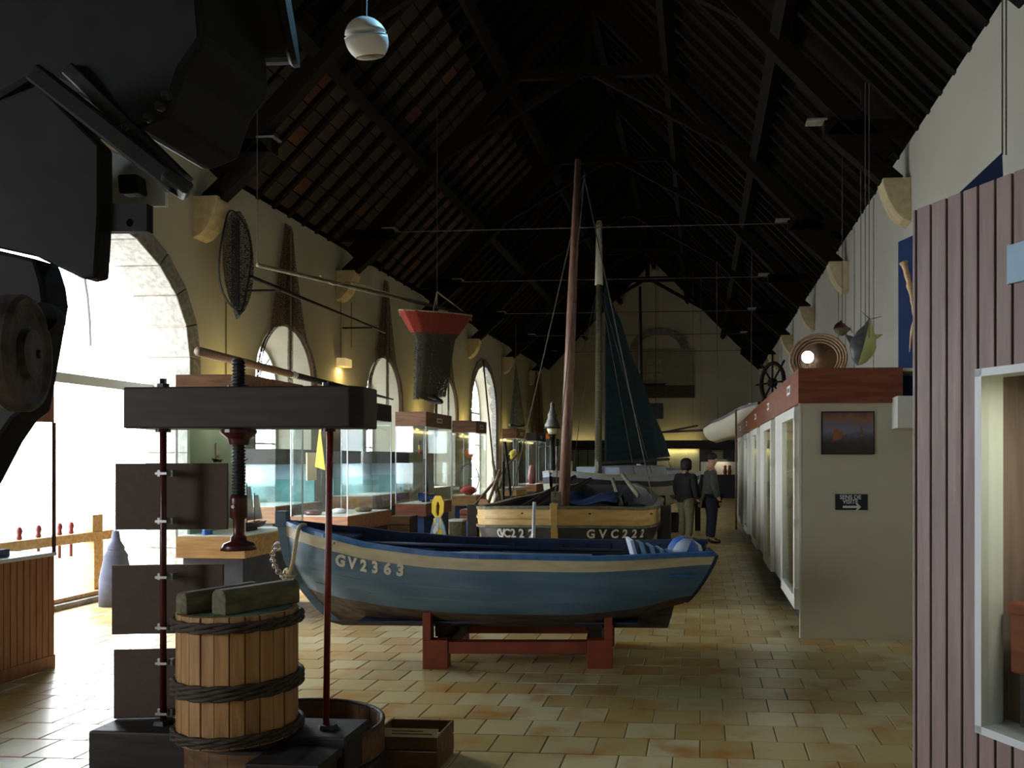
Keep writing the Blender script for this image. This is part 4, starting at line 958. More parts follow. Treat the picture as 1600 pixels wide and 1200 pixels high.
# D, E, F, G
vitrine(-5.40, -4.84, 14.96, 16.55, 2.5, 'tall vitrine with grey sail behind the painted yellow float', base_m='mahogany_x', plinth_m='deepblue', inside=7)
model_boat((-5.1, 15.3, .868), .9, 'large model boat with grey sail in the tall vitrine', hull_m='blue', sail_m='greywood', sails=1)
fg = thing('flag_card', 'small black yellow red banner hanging in the tall vitrine', 'banner', (-5.0, 15.1, 1.75))
for k, m_ in enumerate(('red', 'yellow', 'black')): MB().box(0, .02, -.08, .08, .08*k, .08*k + .08).build('stripe', m_, fg)
vitrine(-5.40, -4.86, 18.48, 19.4, 2.5, 'tall vitrine with the red buoy in a ring', base_m='pine', plinth_m='deepblue', inside=7)
hb = thing('ring_buoy', 'red float standing inside a thin hoop in its vitrine', 'float', (-5.1, 18.75, .868))
b = MB(); b.lathe([(.06, 0), (.17, .06), (.19, .10), (.13, .17), (.04, .2)], n=16); b.build('float', 'red', hb, smooth=True)
b = MB(); b.ring((0, 0, .35), .33, .012, 24, (0, 1, 0), 6, sx=.7); b.build('hoop', 'darkwood', hb)
b = MB(); b.box(-.1, .1, -.02, .02, -.08, .08, Matrix.Translation((-5.08, 18.7, 1.78)) @ Euler((0, .5, 0)).to_matrix().to_4x4()); tag(b.build('orange_flag', 'orange'), 'small orange flag hanging in the ring buoy vitrine', 'flag')
vitrine(-5.45, -5.05, 23.5, 24.9, 2.5, 'distant vitrine behind the tripod of sticks', base_m='pine', plinth_m='plinthdark', inside=5)
vitrine(-5.75, -5.15, 26.95, 28.6, 2.5, 'distant vitrine beside the hanging lantern', base_m='brownwood', plinth_m='plinthdark', inside=5, fascia='darkwood')
vitrine(-5.85, -5.2, 31.0, 33.0, 2.4, 'farthest glass vitrine before the end wall', base_m='brownwood', plinth_m='plinthdark', inside=3, fascia='darkwood', sign=False)
b = MB(); b.lathe([(0, -.16), (.12, -.1), (.16, 0), (.12, .1), (0, .16)], (-5.2, 23.9, 1.78), n=14); tag(b.build('yellow_float', 'yellow', smooth=True), 'round yellow float in the distant vitrine', 'float')
b = MB(); b.lathe([(0, -.15), (.12, -.1), (.15, 0), (.12, .1), (0, .15)], (-5.4, 31.5, 1.7), n=14); tag(b.build('orange_float', 'orange', smooth=True), 'round orange float in the farthest vitrine', 'float')
b = MB(); b.lathe([(.1, 0), (.16, .2), (.1, .5), (.08, .6)], (-5.4, 27.5, .87), n=14); tag(b.build('glazed_jar', 'redpaint', smooth=True), 'reddish jar in the vitrine beside the lantern', 'jar')
# warm tubes lying on top of the vitrines, washing the wall
WARM = (1.0, .78, .25)
for (y, L, e), wh in zip(((12.25, 1.3, 20), (16.35, 1.7, 20), (20.95, 1.8, 20), (25.1, 1.2, 20), (30.6, 1.6, 10), (34.5, 1.8, 6)), ('between the doorway and the first window', 'between the first and second windows', 'between the second and third windows', 'before the far tall opening', 'past the far tall opening', 'nearest the end wall')):
    t = tag(MB().box(XL + .012, XL + .10, y - L/2, y + L/2, 2.30, 2.36).build('tube_lamp', emis('warm_tube', (1.0, .78, .35), 2.0)), 'warm tube lamp on the plaster ' + wh, 'lamp', 'tube lamps along the left wall')
    area('tube_light', (XL + .16, y, 2.40), .12, e, WARM, direction=(-.30, 0, 1), sy=L)
# ================================================================== SECOND BOAT (yellow and black, bow towards us)
b2 = thing('fishing_boat', 'black fishing boat with yellow strake lettered GVC222, bow facing forward', 'boat', (-1.66, 9.75, 0), (0, 0, R(89)))
h2 = Hull(4.9, [(0, .03), (.015, .34), (.04, .68), (.08, .95), (.13, 1.08), (.22, 1.13), (.5, 1.10), (.8, .82), (1, .50)],
          [(0, 1.09), (.1, 1.055), (.3, 1.045), (.6, 1.08), (1, 1.22)], [(0, .30), (.8, .28), (1, .5)], .14, .2, 3.0, .5)
for sd in (-1, 1):
    h2.skin('strake', 'yellowhull', b2, sd, 0, .27, nu=44, nv=4); h2.skin('hull', 'blackhull', b2, sd, .27, 1, nu=44)
    h2.skin('lining', 'blackhull', b2, sd, 0, .97, inset=.04); h2.rail('gunwale', 'greywood', b2, sd, .09, .035, .01, 44, .012)
    h2.rail('rubbing_strake', 'yellowhull', b2, sd, .03, .03, -.10, 44, .012); h2.rail('rubbing_strake', 'greywood', b2, sd, .03, .03, -.205, 44, .014)
b = MB(); b.prism([h2.pt(1, t, -1) for t in [i/8 for i in range(9)]] + [h2.pt(1, t, 1) for t in [1 - i/8 for i in range(1, 9)]], (.04, 0, 0)); b.build('transom', 'blackhull', b2)
b = MB(); b.prism([(-.05, -.04, 1.15), (.05, -.04, 1.15), (.20, -.04, .28), (.10, -.04, .28)], (0, .08, 0)); b.build('stem', 'yellowhull', b2, bevel=.006)
b = MB(); b.box(.2, 4.6, -.05, .05, .22, .31); b.build('keel', 'blackhull', b2)
for u, w in ((.16, .16), (.40, .2), (.62, .2), (.85, .3)):
    y = h2.pt(u, .15, 1).y - .03; x = 4.9 * u; b = MB(); b.box(x - w/2, x + w/2, -y, y, .90, .93); b.build('thwart', 'darkwood', b2)
b = MB(); b.prism([h2.pt(u, .06, -1) for u in (.02, .05, .1, .13)] + [h2.pt(u, .06, 1) for u in (.13, .1, .05, .02)], (0, 0, -.02)); b.build('foredeck', 'darkwood', b2)
b = MB(); b.box(.08, .20, -.05, .05, 1.10, 1.28); b.build('bitt', 'greywood', b2, bevel=.006)
b2m = Matrix.Translation(b2.location) @ b2.rotation_euler.to_matrix().to_4x4(); W2 = lambda x, y, z: b2m @ Vector((x, y, z))
def col_of(p): d = p.y * CA - p.x * SA; return CX + F * (p.x * CA + p.y * SA) / d
def find_u(side, t, px): return min((abs(col_of(b2m @ h2.pt(k / 600, t, side)) - px), k / 600) for k in range(3, 180))[1]
for ch, px in zip('GVC222', (922, 941, 960, 977, 991, 1003)): h2.letter(ch, .14, b2, -1, find_u(-1, .375, px), .375, bold=.004)
for ch, px in zip('GVC222', (782, 786, 792, 801, 814, 829)): h2.letter(ch, .14, b2, 1, find_u(1, .375, px), .375, bold=.004)
b = MB(); b.tube([(1.25, .13, .55), (1.9, .12, 3.6), (2.35, .10, 5.88)], [.075, .066, .042], 12); b.build('mast', 'mastwood', b2, smooth=True)
for sd in (-1, 1):
    b = MB(); b.tube([(2.3, 0, 5.6), (2.0, sd*.98, 1.12)], .008, 5); b.build('shroud', 'darkrope', b2)
b = MB(); b.tube([(2.33, 0, 5.7), (.05, 0, 1.22)], .006, 5); b.build('forestay', 'darkrope', b2)
for x, sd in ((.62, -1), (.62, 1), (3.6, -1), (3.6, 1)):
    y = 1.22 if x < 1 else .98
    b = MB(); p, q_ = W2(x + .35, sd*y, 0), W2(x + .35, sd*y, 1.08); b.bar(p, q_, .13, .13, up=(0, 1, 0)); tag(b.build('shore_post', 'darkwood', bevel=.006), 'dark shore post propping the black boat, %s %s side' % ('bow end' if x < 1 else 'stern end', 'aisle' if sd < 0 else 'window'), 'post', 'shore posts of the black boat')
for x in (1.2, 3.6):
    b = MB(); b.bar(W2(x, -.7, .11), W2(x, .7, .11), .2, .218); tag(b.build('keel_beam', 'darkwood', bevel=.006), 'timber bearing the black boat keel, %s one' % ('nearer' if x < 2 else 'farther'), 'beam')
p = PY(840, 783, 9.95); b = MB(); b.tube([(p.x, 9.6, 0), (p.x, 9.75, p.z)], .02, 8); tag(b.build('boundary_pole', 'alu', smooth=True), 'thin pale pole standing against the black boat bow', 'pole')
# spars and gear lying in the black boat
for k, (p, q_) in enumerate((((1.0, .45, 1.02), (4.6, .25, 1.32)), ((.9, .62, 1.02), (4.5, .5, 1.36)), ((2.4, -.75, 1.14), (4.5, -.30, 1.40)), ((2.0, -.55, 1.04), (4.4, -.15, 1.32)))):
    b = MB(); b.tube([W2(*p), W2(*q_)], .035, 8); tag(b.build('loose_spar', 'darkwood' if k < 2 else 'greywood', smooth=True), ['dark spar in the black boat, nearer the mast on the window side', 'dark spar in the black boat, outermost on the window side', 'grey spar in the black boat, outermost on the aisle side', 'grey spar in the black boat, nearer the mast on the aisle side'][k], 'spar')
b = MB(); b.grid(lambda u, v: W2(1.9 + 1.7*u, -.5 + .9*v, 1.06 + .10*math.sin(5*u)*math.sin(4*v + 1) + .03*math.sin(17*u + 9*v)), 20, 14); tag(b.build('tarpaulin', 'inblue', smooth=True, solid=.02), 'dark blue tarpaulin heaped in the black boat', 'tarpaulin')

# ================================================================== THIRD BOAT (white, with the teal sail)
A3, E3 = Vector((-2.72, 15.6, 0)), Vector((-.66, 21.3, 0)); L3 = (E3 - A3).length
b3 = thing('sailing_boat', 'white decked sailing boat with black band and dark teal sail', 'boat', A3, (0, 0, math.atan2(E3.y - A3.y, E3.x - A3.x)))
h3 = Hull(L3, [(0, .03), (.06, .38), (.15, .66), (.3, .86), (.6, .92), (.85, .85), (1, .70)],
          [(0, 1.42), (.2, 1.33), (.5, 1.27), (1, 1.34)], [(0, .55), (.3, .48), (.7, .45), (1, .62)], .25, .25, 2.8, .55)
for sd in (-1, 1):
    h3.skin('topstrake', 'bluewhite', b3, sd, 0, .10, nv=2); h3.skin('band', 'blackhull', b3, sd, .10, .24, nv=2); h3.skin('hull', 'whitehull', b3, sd, .24, .80); h3.skin('bottom', 'blackhull', b3, sd, .80, 1)
    h3.rail('gunwale', 'whitehull', b3, sd, .08, .04, .01, 30, .015)
b = MB(); b.prism([h3.pt(1, t, -1) for t in [i/8 for i in range(9)]] + [h3.pt(1, t, 1) for t in [1 - i/8 for i in range(1, 9)]], (.04, 0, 0)); b.build('transom', 'whitehull', b3)
b = MB(); b.prism([h3.pt(i/20, .05, -1) for i in range(21)] + [h3.pt(1 - i/20, .05, 1) for i in range(20)], (0, 0, -.03)); b.build('deck', 'bluewhite', b3)
b = MB(); b.box(.10*L3, .12*L3, -.06, .06, 1.3, 1.62); b.build('bitt', 'whitehull', b3, bevel=.006)
b = MB(); b.prism([(.32*L3, -.5, 1.28), (.72*L3, -.55, 1.28), (.72*L3, -.48, 1.52), (.34*L3, -.42, 1.50)], (0, 1.0, 0)); b.build('cabin', 'bluewhite', b3, bevel=.02)
b = MB(); b.prism([(.80*L3, -.45, 1.36), (1.0*L3, -.5, 1.40), (1.0*L3, .5, 1.40), (.80*L3, .45, 1.52)], (0, 0, .03)); b.build('hatch', 'bluewhite', b3)
mx = .32 * L3
b = MB(); b.tube([(mx, 0, 1.0), (mx + .03, 0, 5.2)], [.075, .06], 12); b.build('mast', 'greywood', b3, smooth=True)
b = MB(); b.tube([(mx + .03, 0, 5.2), (mx + .04, 0, 6.38)], [.085, .06], 12); b.build('mast_head', 'whitehull', b3, smooth=True)
b = MB(); b.lathe([(.06, 6.38), (.075, 6.42), (.05, 6.50), (.0, 6.52)], (mx + .04, 0, 0), n=10); b.build('truck', 'greywood', b3)
clx = .93 * L3
b = MB(); b.grid(lambda u, v: (mx + .08 + (clx - mx - .1) * u * (1 - v) ** 1.05 + .02, -.10 - .22 * math.sin(3.14*u) * (1 - v) + .02*math.sin(20*u*(1-v)), 1.62 + 3.7*v + .10*u*(1-v)), 20, 24); b.build('sail', 'sail', b3, smooth=True, solid=.012)
b = MB(); b.tube([(mx + .05, 0, 1.58), (clx, -.05, 1.66)], .035, 8); b.build('boom', 'greywood', b3, smooth=True)
for x, y in ((.02*L3, 0), (.42*L3, -.92), (.42*L3, .92), (.3*L3, -.86), (L3*.99, 0)):
    b = MB(); b.tube([(mx + .03, 0, 5.25), (x, y, 1.36)], .008, 5); b.build('stay', 'darkrope', b3)
b = MB(); b.ring((.21*L3, -.3, 1.52), .13, .018, 20, (.3, -1, 0), 6); b.build('mooring_ring', 'whitehull', b3, smooth=True)
b3m = Matrix.Translation(A3) @ b3.rotation_euler.to_matrix().to_4x4(); W3 = lambda x, y, z: b3m @ Vector((x, y, z))
for x, sd in ((.25, -1), (.25, 1), (.85, -1), (.85, 1)):
    p, q_ = W3(x*L3, sd*.97, 0), W3(x*L3, sd*.97, 1.0); b = MB(); b.bar(p, q_, .13, .13, up=(0, 1, 0)); tag(b.build('shore_post', 'darkwood'), 'dark shore post propping the white boat, %s %s side' % ('bow end' if x < .5 else 'stern end', 'aisle' if sd < 0 else 'window'), 'post', 'shore posts of the white boat')
for x in (.3, .75):
    b = MB(); b.bar(W3(x*L3, -.7, .22), W3(x*L3, .7, .22), .2, .45); tag(b.build('keel_beam', 'darkwood'), 'timber bearing the white boat keel, %s one' % ('nearer' if x < .5 else 'farther'), 'beam')
# dark pole rising beyond
b = MB(); b.tube([PY(1003, 720, 24), PY(1000, 448, 24)], [.06, .04], 8); 
pl = PY(1003, 720, 24); b.tube([(pl.x, 24, 0), (pl.x, 24, pl.z)], .06, 8); tag(b.build('far_mast', 'darkwood', smooth=True), 'slim dark mast standing beyond the teal sail', 'mast')

# ================================================================== PEOPLE
def skin(verts, edges, name, m, parent, sub=2, root=0):
    me = bpy.data.meshes.new(name); me.from_pydata([v[0] for v in verts], edges, []); ob = bpy.data.objects.new(name, me); COL.objects.link(ob)
    md = ob.modifiers.new('s', 'SKIN'); md.use_smooth_shade = True; md.branch_smoothing = .6
    for i, v in enumerate(verts):
        r = v[1]; me.skin_vertices[0].data[i].radius = (r if isinstance(r, tuple) else (r, r)); me.skin_vertices[0].data[i].use_root = (i == root)
    sb = ob.modifiers.new('d', 'SUBSURF'); sb.levels = sub; sb.render_levels = sub
    dg = bpy.context.evaluated_depsgraph_get(); dg.update(); out = bpy.data.meshes.new_from_object(ob.evaluated_get(dg)); bpy.data.objects.remove(ob); bpy.data.meshes.remove(me)
    out.materials.clear(); out.materials.append(M[m])
    for p in out.polygons: p.use_smooth = True
    o = bpy.data.objects.new(name, out); COL.objects.link(o); o.parent = parent; return o
def person(label, loc, face_deg, ht, top_m, leg_m, w=1.0, hair_long=False, arm_fwd=0.0):
    """local +x is the way the person faces"""
    t = thing('person', label, 'person', loc, (0, 0, R(face_deg))); k = ht / 1.75
    S = lambda x, y, z: (x*k, y*k, z*k)
    V = [(S(0, 0, .98), (.12*w, .15*w)), (S(.0, 0, 1.18), (.105*w, .135*w)), (S(.01, 0, 1.38), (.11*w, .16*w)), (S(-.01, 0, 1.47), (.06, .07)), (S(.005, 0, 1.52), .056), (S(.03, 0, 1.57), (.072, .07)), (S(.032, 0, 1.64), (.10, .095)), (S(.028, 0, 1.70), (.098, .092)), (S(.025, 0, 1.74), (.06, .055))]
    E = [(0, 1), (1, 2), (2, 3), (3, 4), (4, 5), (5, 6), (6, 7), (7, 8)]
    for sd in (-1, 1):
        i = len(V); V += [(S(0, sd*.19*w, 1.42), .062), (S(-.02, sd*.24*w, 1.14), .048), (S(.07 + arm_fwd, sd*.24*w, .90), .036), (S(.10 + arm_fwd, sd*.24*w, .84), (.018, .034))]; E += [(2, i), (i, i+1), (i+1, i+2), (i+2, i+3)]
        i = len(V); V += [(S(.0, sd*.09, .92), .088*w), (S(.02, sd*.10, .52), .062), (S(-.02, sd*.11, .10), .042), (S(.03, sd*.12, .045), (.036, .04)), (S(.14, sd*.13, .035), (.026, .036))]; E += [(0, i), (i, i+1), (i+1, i+2), (i+2, i+3), (i+3, i+4)]
    skin(V, E, 'body', 'skin', t)
    # fingers and thumb on each hand
    for sd in (-1, 1):
        for f, (dx, ln) in enumerate(((-.022, .070), (-.008, .080), (.008, .076), (.022, .060))):
            a = S(.105 + arm_fwd + dx, sd*.24*w, .815); skin([(a, .0085), (S(.11 + arm_fwd + dx, sd*.235*w, .815 - ln*.5), .008), (S(.12 + arm_fwd + dx, sd*.225*w, .815 - ln), .0065)], [(0, 1), (1, 2)], 'finger', 'skin', t, 1)
        skin([(S(.12 + arm_fwd, sd*.235*w, .855), .010), (S(.148 + arm_fwd, sd*.225*w, .825), .009), (S(.155 + arm_fwd, sd*.222*w, .795), .007)], [(0, 1), (1, 2)], 'thumb', 'skin', t, 1)
    # jacket / top
    V = [(S(0, 0, .78), (.15*w, .185*w)), (S(0, 0, .95), (.14*w, .175*w)), (S(.0, 0, 1.15), (.13*w, .16*w)), (S(.01, 0, 1.37), (.135*w, .185*w)), (S(-.005, 0, 1.475), (.085, .10))]; E = [(0, 1), (1, 2), (2, 3), (3, 4)]
    for sd in (-1, 1):
        i = len(V); V += [(S(0, sd*.20*w, 1.42), .078), (S(-.02, sd*.245*w, 1.14), .064), (S(.06 + arm_fwd, sd*.24*w, .90), .052)]; E += [(3, i), (i, i+1), (i+1, i+2)]
    skin(V, E, 'jacket', top_m, t)
    V = [(S(0, 0, .98), (.135*w, .165*w))]; E = []
    for sd in (-1, 1):
        i = len(V); V += [(S(.0, sd*.09, .88), .105*w), (S(.02, sd*.10, .52), .078), (S(-.015, sd*.11, .09), .066)]; E += [(0, i), (i, i+1), (i+1, i+2)]
    skin(V, E, 'trousers', leg_m, t)
    for sd in (-1, 1): skin([(S(-.05, sd*.11, .045), .045), (S(.06, sd*.12, .04), .045), (S(.16, sd*.13, .035), .034)], [(0, 1), (1, 2)], 'shoe', 'black', t, 1)
    # hair cap, ears, nose, eyes, mouth
    hd = Vector(S(.03, 0, 1.655)); b = MB(); prof = [(.0, .135), (.055, .125), (.095, .095), (.112, .05), (.112, .015 if not hair_long else -.08), (.10, -.01 if not hair_long else -.13)]
    b.lathe([(r*k, z*k) for r, z in prof], hd + Vector((-.022*k, 0, .0*k)), n=18, sx=1.0, sy=.95); o = b.build('hair', 'hair', t, smooth=True)
    b = MB(); b.lathe([(.0, .06), (.012, .03), (.018, .0), (.0, -.012)], hd + Vector((.098*k, 0, -.03*k)), axis=(.25, 0, 1), n=8); b.build('nose', 'skin', t, smooth=True)
    for sd in (-1, 1):
        b = MB(); b.lathe([(.0, -.012), (.012, 0), (.0, .012)], hd + Vector((.086*k, sd*.03*k, .0)), n=8); b.build('eye', 'black', t)
        b = MB(); b.lathe([(.0, -.03), (.016, -.01), (.02, .015), (.0, .035)], hd + Vector((.0, sd*.082*k, -.015*k)), n=8, sy=.5); b.build('ear', 'skin', t, smooth=True)
    b = MB(); b.box(hd.x + .084*k, hd.x + .094*k, -.022*k, .022*k, hd.z - .066*k, hd.z - .058*k); b.build('mouth', 'redpaint', t)
    t.scale = (1.12, 1.15, 1.03); return t
person('person in dark green jacket and navy trousers standing by the aisle cabinets', (.21, 17.2, 0), 12, 1.70, 'jacket', 'jeans', 1.28)
person('person in black top and khaki trousers standing left of the other visitor', (-.29, 17.5, 0), 40, 1.60, 'shirt_dark', 'khaki', 1.2, True)
# ================================================================== OLD IRON WINCH, TOP LEFT FOREGROUND
YM = 2.4
def poly_px(pts, Y, depth): return [PY(x, y, Y) for x, y in pts], (0, depth, 0)
wm = thing('deck_winch', 'black iron deck winch with rusty sheave wheel looming at the upper left', 'winch')
def wpart(nm, m, pts, Y, depth, bevel=.008): b = MB(); b.prism(*poly_px(pts, Y, depth)); return b.build(nm, m, wm, bevel=bevel)
wpart('housing', 'castiron', [(-260, -160), (300, -160), (318, 60), (284, 110), (262, 178), (205, 200), (150, 160), (60, 118), (-60, 190), (-260, 200)], 2.42, .40, .02)
wpart('guard_plate', 'castiron', [(-260, 190), (-40, 170), (60, 130), (156, 226), (156, 330), (150, 432), (130, 436), (76, 411), (50, 398), (-260, 330)], 2.34, .06, .01)
b = MB(); p, q_ = PY(60, 118, 2.30), PY(286, 296, 2.34); b.bar(p, q_, .075, .055); b.build('slanting_beam', 'castiron', wm, bevel=.008)
b = MB(); p, q_ = PY(110, 110, 2.42), PY(290, 285, 2.46); b.bar(p, q_, .05, .045); b.build('rear_beam', 'iron', wm, bevel=.006)
b = MB(); p, q_ = PY(255, 272, 2.30), PY(296, 302, 2.34); b.bar(p, q_, .09, .04); b.build('beam_shoe', 'iron', wm, bevel=.01)
b = MB(); pp = [PY(150, 222, 2.66), PY(232, 268, 2.54), PY(258, 300, 2.50), PY(258, 322, 2.50), PY(150, 322, 2.66)]; b.prism(pp, (.006, .008, 0)); b.build('bright_plate', mat('daylit_metal', (.70, .80, .88), (.88, .92, .95), .6, 30), wm)  # near-white colour stands in for daylight falling on the metal
wpart('bolt_head', 'castiron', [(182, 272), (212, 270), (216, 300), (184, 302)], 2.46, .05)
blk = MB(); c_ = [(156, 318), (229, 318), (229, 361), (156, 361)]
hole = [(203 + 6*math.cos(a), 348 + 6.5*math.sin(a)) for a in [2*math.pi*i/12 for i in range(12)]]
bmx = bmesh.new()
ov = [bmx.verts.new(PY(x, y, 2.36)) for x, y in c_]; hv = [bmx.verts.new(PY(x, y, 2.36)) for x, y in hole]
oe = [bmx.edges.new((ov[i], ov[(i+1) % 4])) for i in range(4)] + [bmx.edges.new((hv[i], hv[(i+1) % 12])) for i in range(12)]
bmesh.ops.triangle_fill(bmx, edges=oe, use_beauty=True)
ex_ = bmesh.ops.extrude_face_region(bmx, geom=list(bmx.faces)); bmesh.ops.translate(bmx, vec=(0, .03, 0), verts=[v for v in ex_['geom'] if isinstance(v, bmesh.types.BMVert)])
bmesh.ops.recalc_face_normals(bmx, faces=bmx.faces); me = bpy.data.meshes.new('lug'); bmx.to_mesh(me); bmx.free(); me.materials.append(M['castiron']); shared('lug', me, wm)
# drum
p, q_ = PY(300, 20, 2.75), PY(455, 18, 2.85); b = MB(); ax = (q_ - p).normalized(); b.lathe([(.175, 0), (.175, .02), (.165, .03), (.165, .28), (.175, .29), (.175, .31)], p, ax, 32); b.build('drum', 'castiron', wm, smooth=False)
b = MB(); b.lathe([(.10, 0), (.10, .03)], PY(282, 112, 2.55), (1, -.5, .2), 20, 1, 1); b.build('gear_boss', 'iron', wm)
for k, (x, y) in enumerate(((232, 185), (252, 168), (262, 150), (200, 200))):
    b = MB(); b.lathe([(.014, 0), (.014, .02), (.009, .026)], PY(x, y, 2.40), (.3, -1, -.1), 6); b.build('bolt', 'iron', wm)
# arm and sheave wheel
wpart('arm', 'castiron', [(-260, 330), (55, 404), (66, 440), (70, 470), (58, 540), (40, 640), (20, 655), (-4, 690), (-40, 760), (-260, 760)], 2.32, .10, .012)
wax = Vector((.94, .34, .0)).normalized(); wc = PY(42, 553, 2.20)
b = MB(); b.lathe([(.045, -.05), (.150, -.05), (.158, -.035), (.158, .0), (.150, .012), (.136, .014), (.128, .002), (.07, .0), (.066, .018), (.05, .024), (.0, .026)], wc, wax, 40); b.build('sheave_wheel', 'rust', wm, smooth=False)
b = MB(); b.lathe([(.012, .02), (.012, .035), (.0, .036)], wc, wax, 8); b.build('axle_end', 'iron', wm)
b = MB(); b.lathe([(.042, -.03), (.045, 0), (.042, .03)], PY(71, 498, 2.33), (.3, -1, 0), 20); b.build('boss', 'castiron', wm)
pb = PY(-150, 760, 2.36)
b = MB(); b.box(pb.x - .12, pb.x + .12, 2.24, 2.50, 0, pb.z + .1); b.build('column', 'castiron', wm, bevel=.01)
b = MB(); b.box(pb.x - .3, pb.x + .3, 2.10, 2.70, 0, .05); b.build('foot_plate', 'castiron', wm, bevel=.01)

# ================================================================== GLOBE SPEAKER AND FLOOD LAMP
YG = 6.0; gc = PY(573, 62, YG); gr = 34 / F * YG
gl = thing('globe_speaker', 'white globe loudspeaker hanging on a wire from the roof', 'speaker', gc, (R(18), R(-6), 0))
b = MB(); b.lathe([(.0, 1)] + [(math.sin(a), math.cos(a)) for a in [R(8 + 11*i) for i in range(7)]], n=32); b.v = [(x*gr, y*gr, z*gr) for x, y, z in b.v]; b.build('upper_shell', 'white_pure', gl, smooth=True)
b = MB(); b.lathe([(1.012, .13), (1.012, .10)], n=32); b.v = [(x*gr, y*gr, z*gr) for x, y, z in b.v]; b.build('seam', 'alu', gl, smooth=True)
b = MB(); b.lathe([(math.sin(a), math.cos(a)) for a in [R(84 + 9*i) for i in range(7)]], n=32); b.v = [(x*gr, y*gr, z*gr) for x, y, z in b.v]; b.build('lower_shell', 'white_pure', gl, smooth=True)
b = MB(); b.lathe([(.66, -.74), (.60, -.80), (.0, -.82)], n=32); b.v = [(x*gr, y*gr, z*gr) for x, y, z in b.v]; b.build('grille', 'greywood', gl, smooth=True)
wz = MB().tube([(gc.x, gc.y, gc.z + gr*.98), (gc.x + .01, gc.y, 8.6)], .004, 6).build('wire', 'alu'); wz.parent = gl; wz.matrix_parent_inverse = (Matrix.Translation(gc) @ gl.rotation_euler.to_matrix().to_4x4()).inverted()
fl_p = PY(688, -70, 6.3)
fp = thing('flood_lamp', 'cool flood lamp hung under the roof beside the globe speaker', 'lamp', fl_p)
b = MB(); b.lathe([(.04, .14), (.09, .08), (.12, 0)], n=20); b.build('shade', 'steel', fp, smooth=True)
b = MB(); b.lathe([(.0, -.02), (.07, 0), (.0, .05)], n=16); b.build('bulb', emis('cool_bulb', (.45, .80, 1.0), 25.0), fp, smooth=True)
b = MB(); b.tube([(0, 0, .14), (0, 0, 8.8 - fl_p.z)], .006, 6); b.build('cord', 'black', fp)
ld = bpy.data.lights.new('flood_light', 'POINT'); ld.energy = 70; ld.color = (.30, .70, 1.0); ld.shadow_soft_size = .06; lo = bpy.data.objects.new('flood_light', ld); COL.objects.link(lo); lo.location = fl_p + Vector((0, 0, -.06))

# ================================================================== HANGING GEAR, LEFT WALL
hc = PX(368, 408, -6.62); hy = (PX(368 + 24, 408, -6.62).y - PX(368 - 24, 408, -6.62).y) / 2; hz = PX(368, 330, -6.62).z - hc.z
hn = thing('hoop_net', 'black hoop net on a bent oval frame hanging below the first corbel', 'fishing net', hc)
b = MB(); b.tube([(.03*math.sin(3*a), hy*math.cos(a), hz*math.sin(a)) for a in [2*math.pi*i/40 for i in range(41)]], .014, 6, cap=False); b.build('hoop', 'black', hn, smooth=True)
b = MB(); b.grid(lambda u, v: (.04 - .16*math.sin(3.14*u)*math.sin(3.14*v) + .03*math.sin(9*u), hy*(2*u - 1)*math.sqrt(max(0, 1 - (2*v - 1)**2)) * (1 if v > .4 else 1), hz*(2*v - 1) - .12*(1 - v)*math.sin(3.14*u)), 16, 20); b.build('netting', 'net_hoop', hn, smooth=True)
b = MB(); b.grid(lambda u, v: (.02 - .05*math.cos(7*u), hy*(.15 + .30*u)*1.0 - .12, hz*(.85 - 1.75*v)), 10, 12); b.build('netting_fold', 'net_hoop', hn, smooth=True)
def rod(name, a, b_, r, m, label, cat, group=None, n=8):
    o = MB().tube([a, b_], r, n).build(name, m, smooth=True); return tag(o, label, cat, group)
# bag net on its long pole
pA, pB = PX(402, 414, -6.0), PX(736, 492, -4.55); topk = PX(683, 456, -4.85)
bn = thing('bag_net', 'red-topped black bag net hung on a long grey pole from the roof', 'fishing net')
b = MB(); b.tube([pA, pA.lerp(pB, .5), pB], [.028, .032, .03], 8); b.build('pole', 'greywood', bn, smooth=True)
fwd_ = Vector((0, 0, 0)); rim = []
cl_, cr_ = PX(628, 484, -5.05), PX(733, 494, -4.57); mid = (cl_ + cr_) / 2; hw_ = (cr_ - cl_) / 2; dp = Vector((.30, -.10, -.02))
for i in range(33):
    a = 2*math.pi*i/32; rim.append(mid + hw_*math.cos(a) + dp*math.sin(a))
b = MB(); b.tube(rim, .014, 6, cap=False); b.build('rim', 'rope', bn, smooth=True)
bot = PX(672, 622, -4.9); 
def sect(v):
    c = mid.lerp(Vector((bot.x, bot.y, bot.z)), v); return c, 1 - .16*v - .42*min(v/.32, 1)
def bagpt(u, v):
    a = 2*math.pi*u; c, s = sect(v); return c + (hw_*math.cos(a) + dp*math.sin(a))*s*(1 + .05*math.sin(13*a)) + Vector((0, 0, -.0))
b = MB(); b.grid(lambda u, v: bagpt(u, v*.24), 32, 6); b.build('red_band', mat('rednet', (.22, .030, .02), (.40, .06, .04), .9, 50), bn, smooth=True)
b = MB(); b.grid(lambda u, v: bagpt(u, .24 + .76*v), 32, 24); b.build('bag', 'net_black', bn, smooth=True)
b = MB(); b.grid(lambda u, v: mid.lerp(Vector(bagpt(u, .25 + .74*v)), 1.0) * .97 + Vector((mid.x, mid.y, (bagpt(u, .25+.74*v)).z)) * .03, 24, 16); b.build('inner_bag', 'net_black', bn, smooth=True)
b = MB(); b.ring(bagpt(0, 1).lerp(bagpt(.5, 1), .5), .17, .03, 20, (0.3, .3, 1), 6, sx=1.3); b.build('cod_end', 'black', bn, smooth=True)
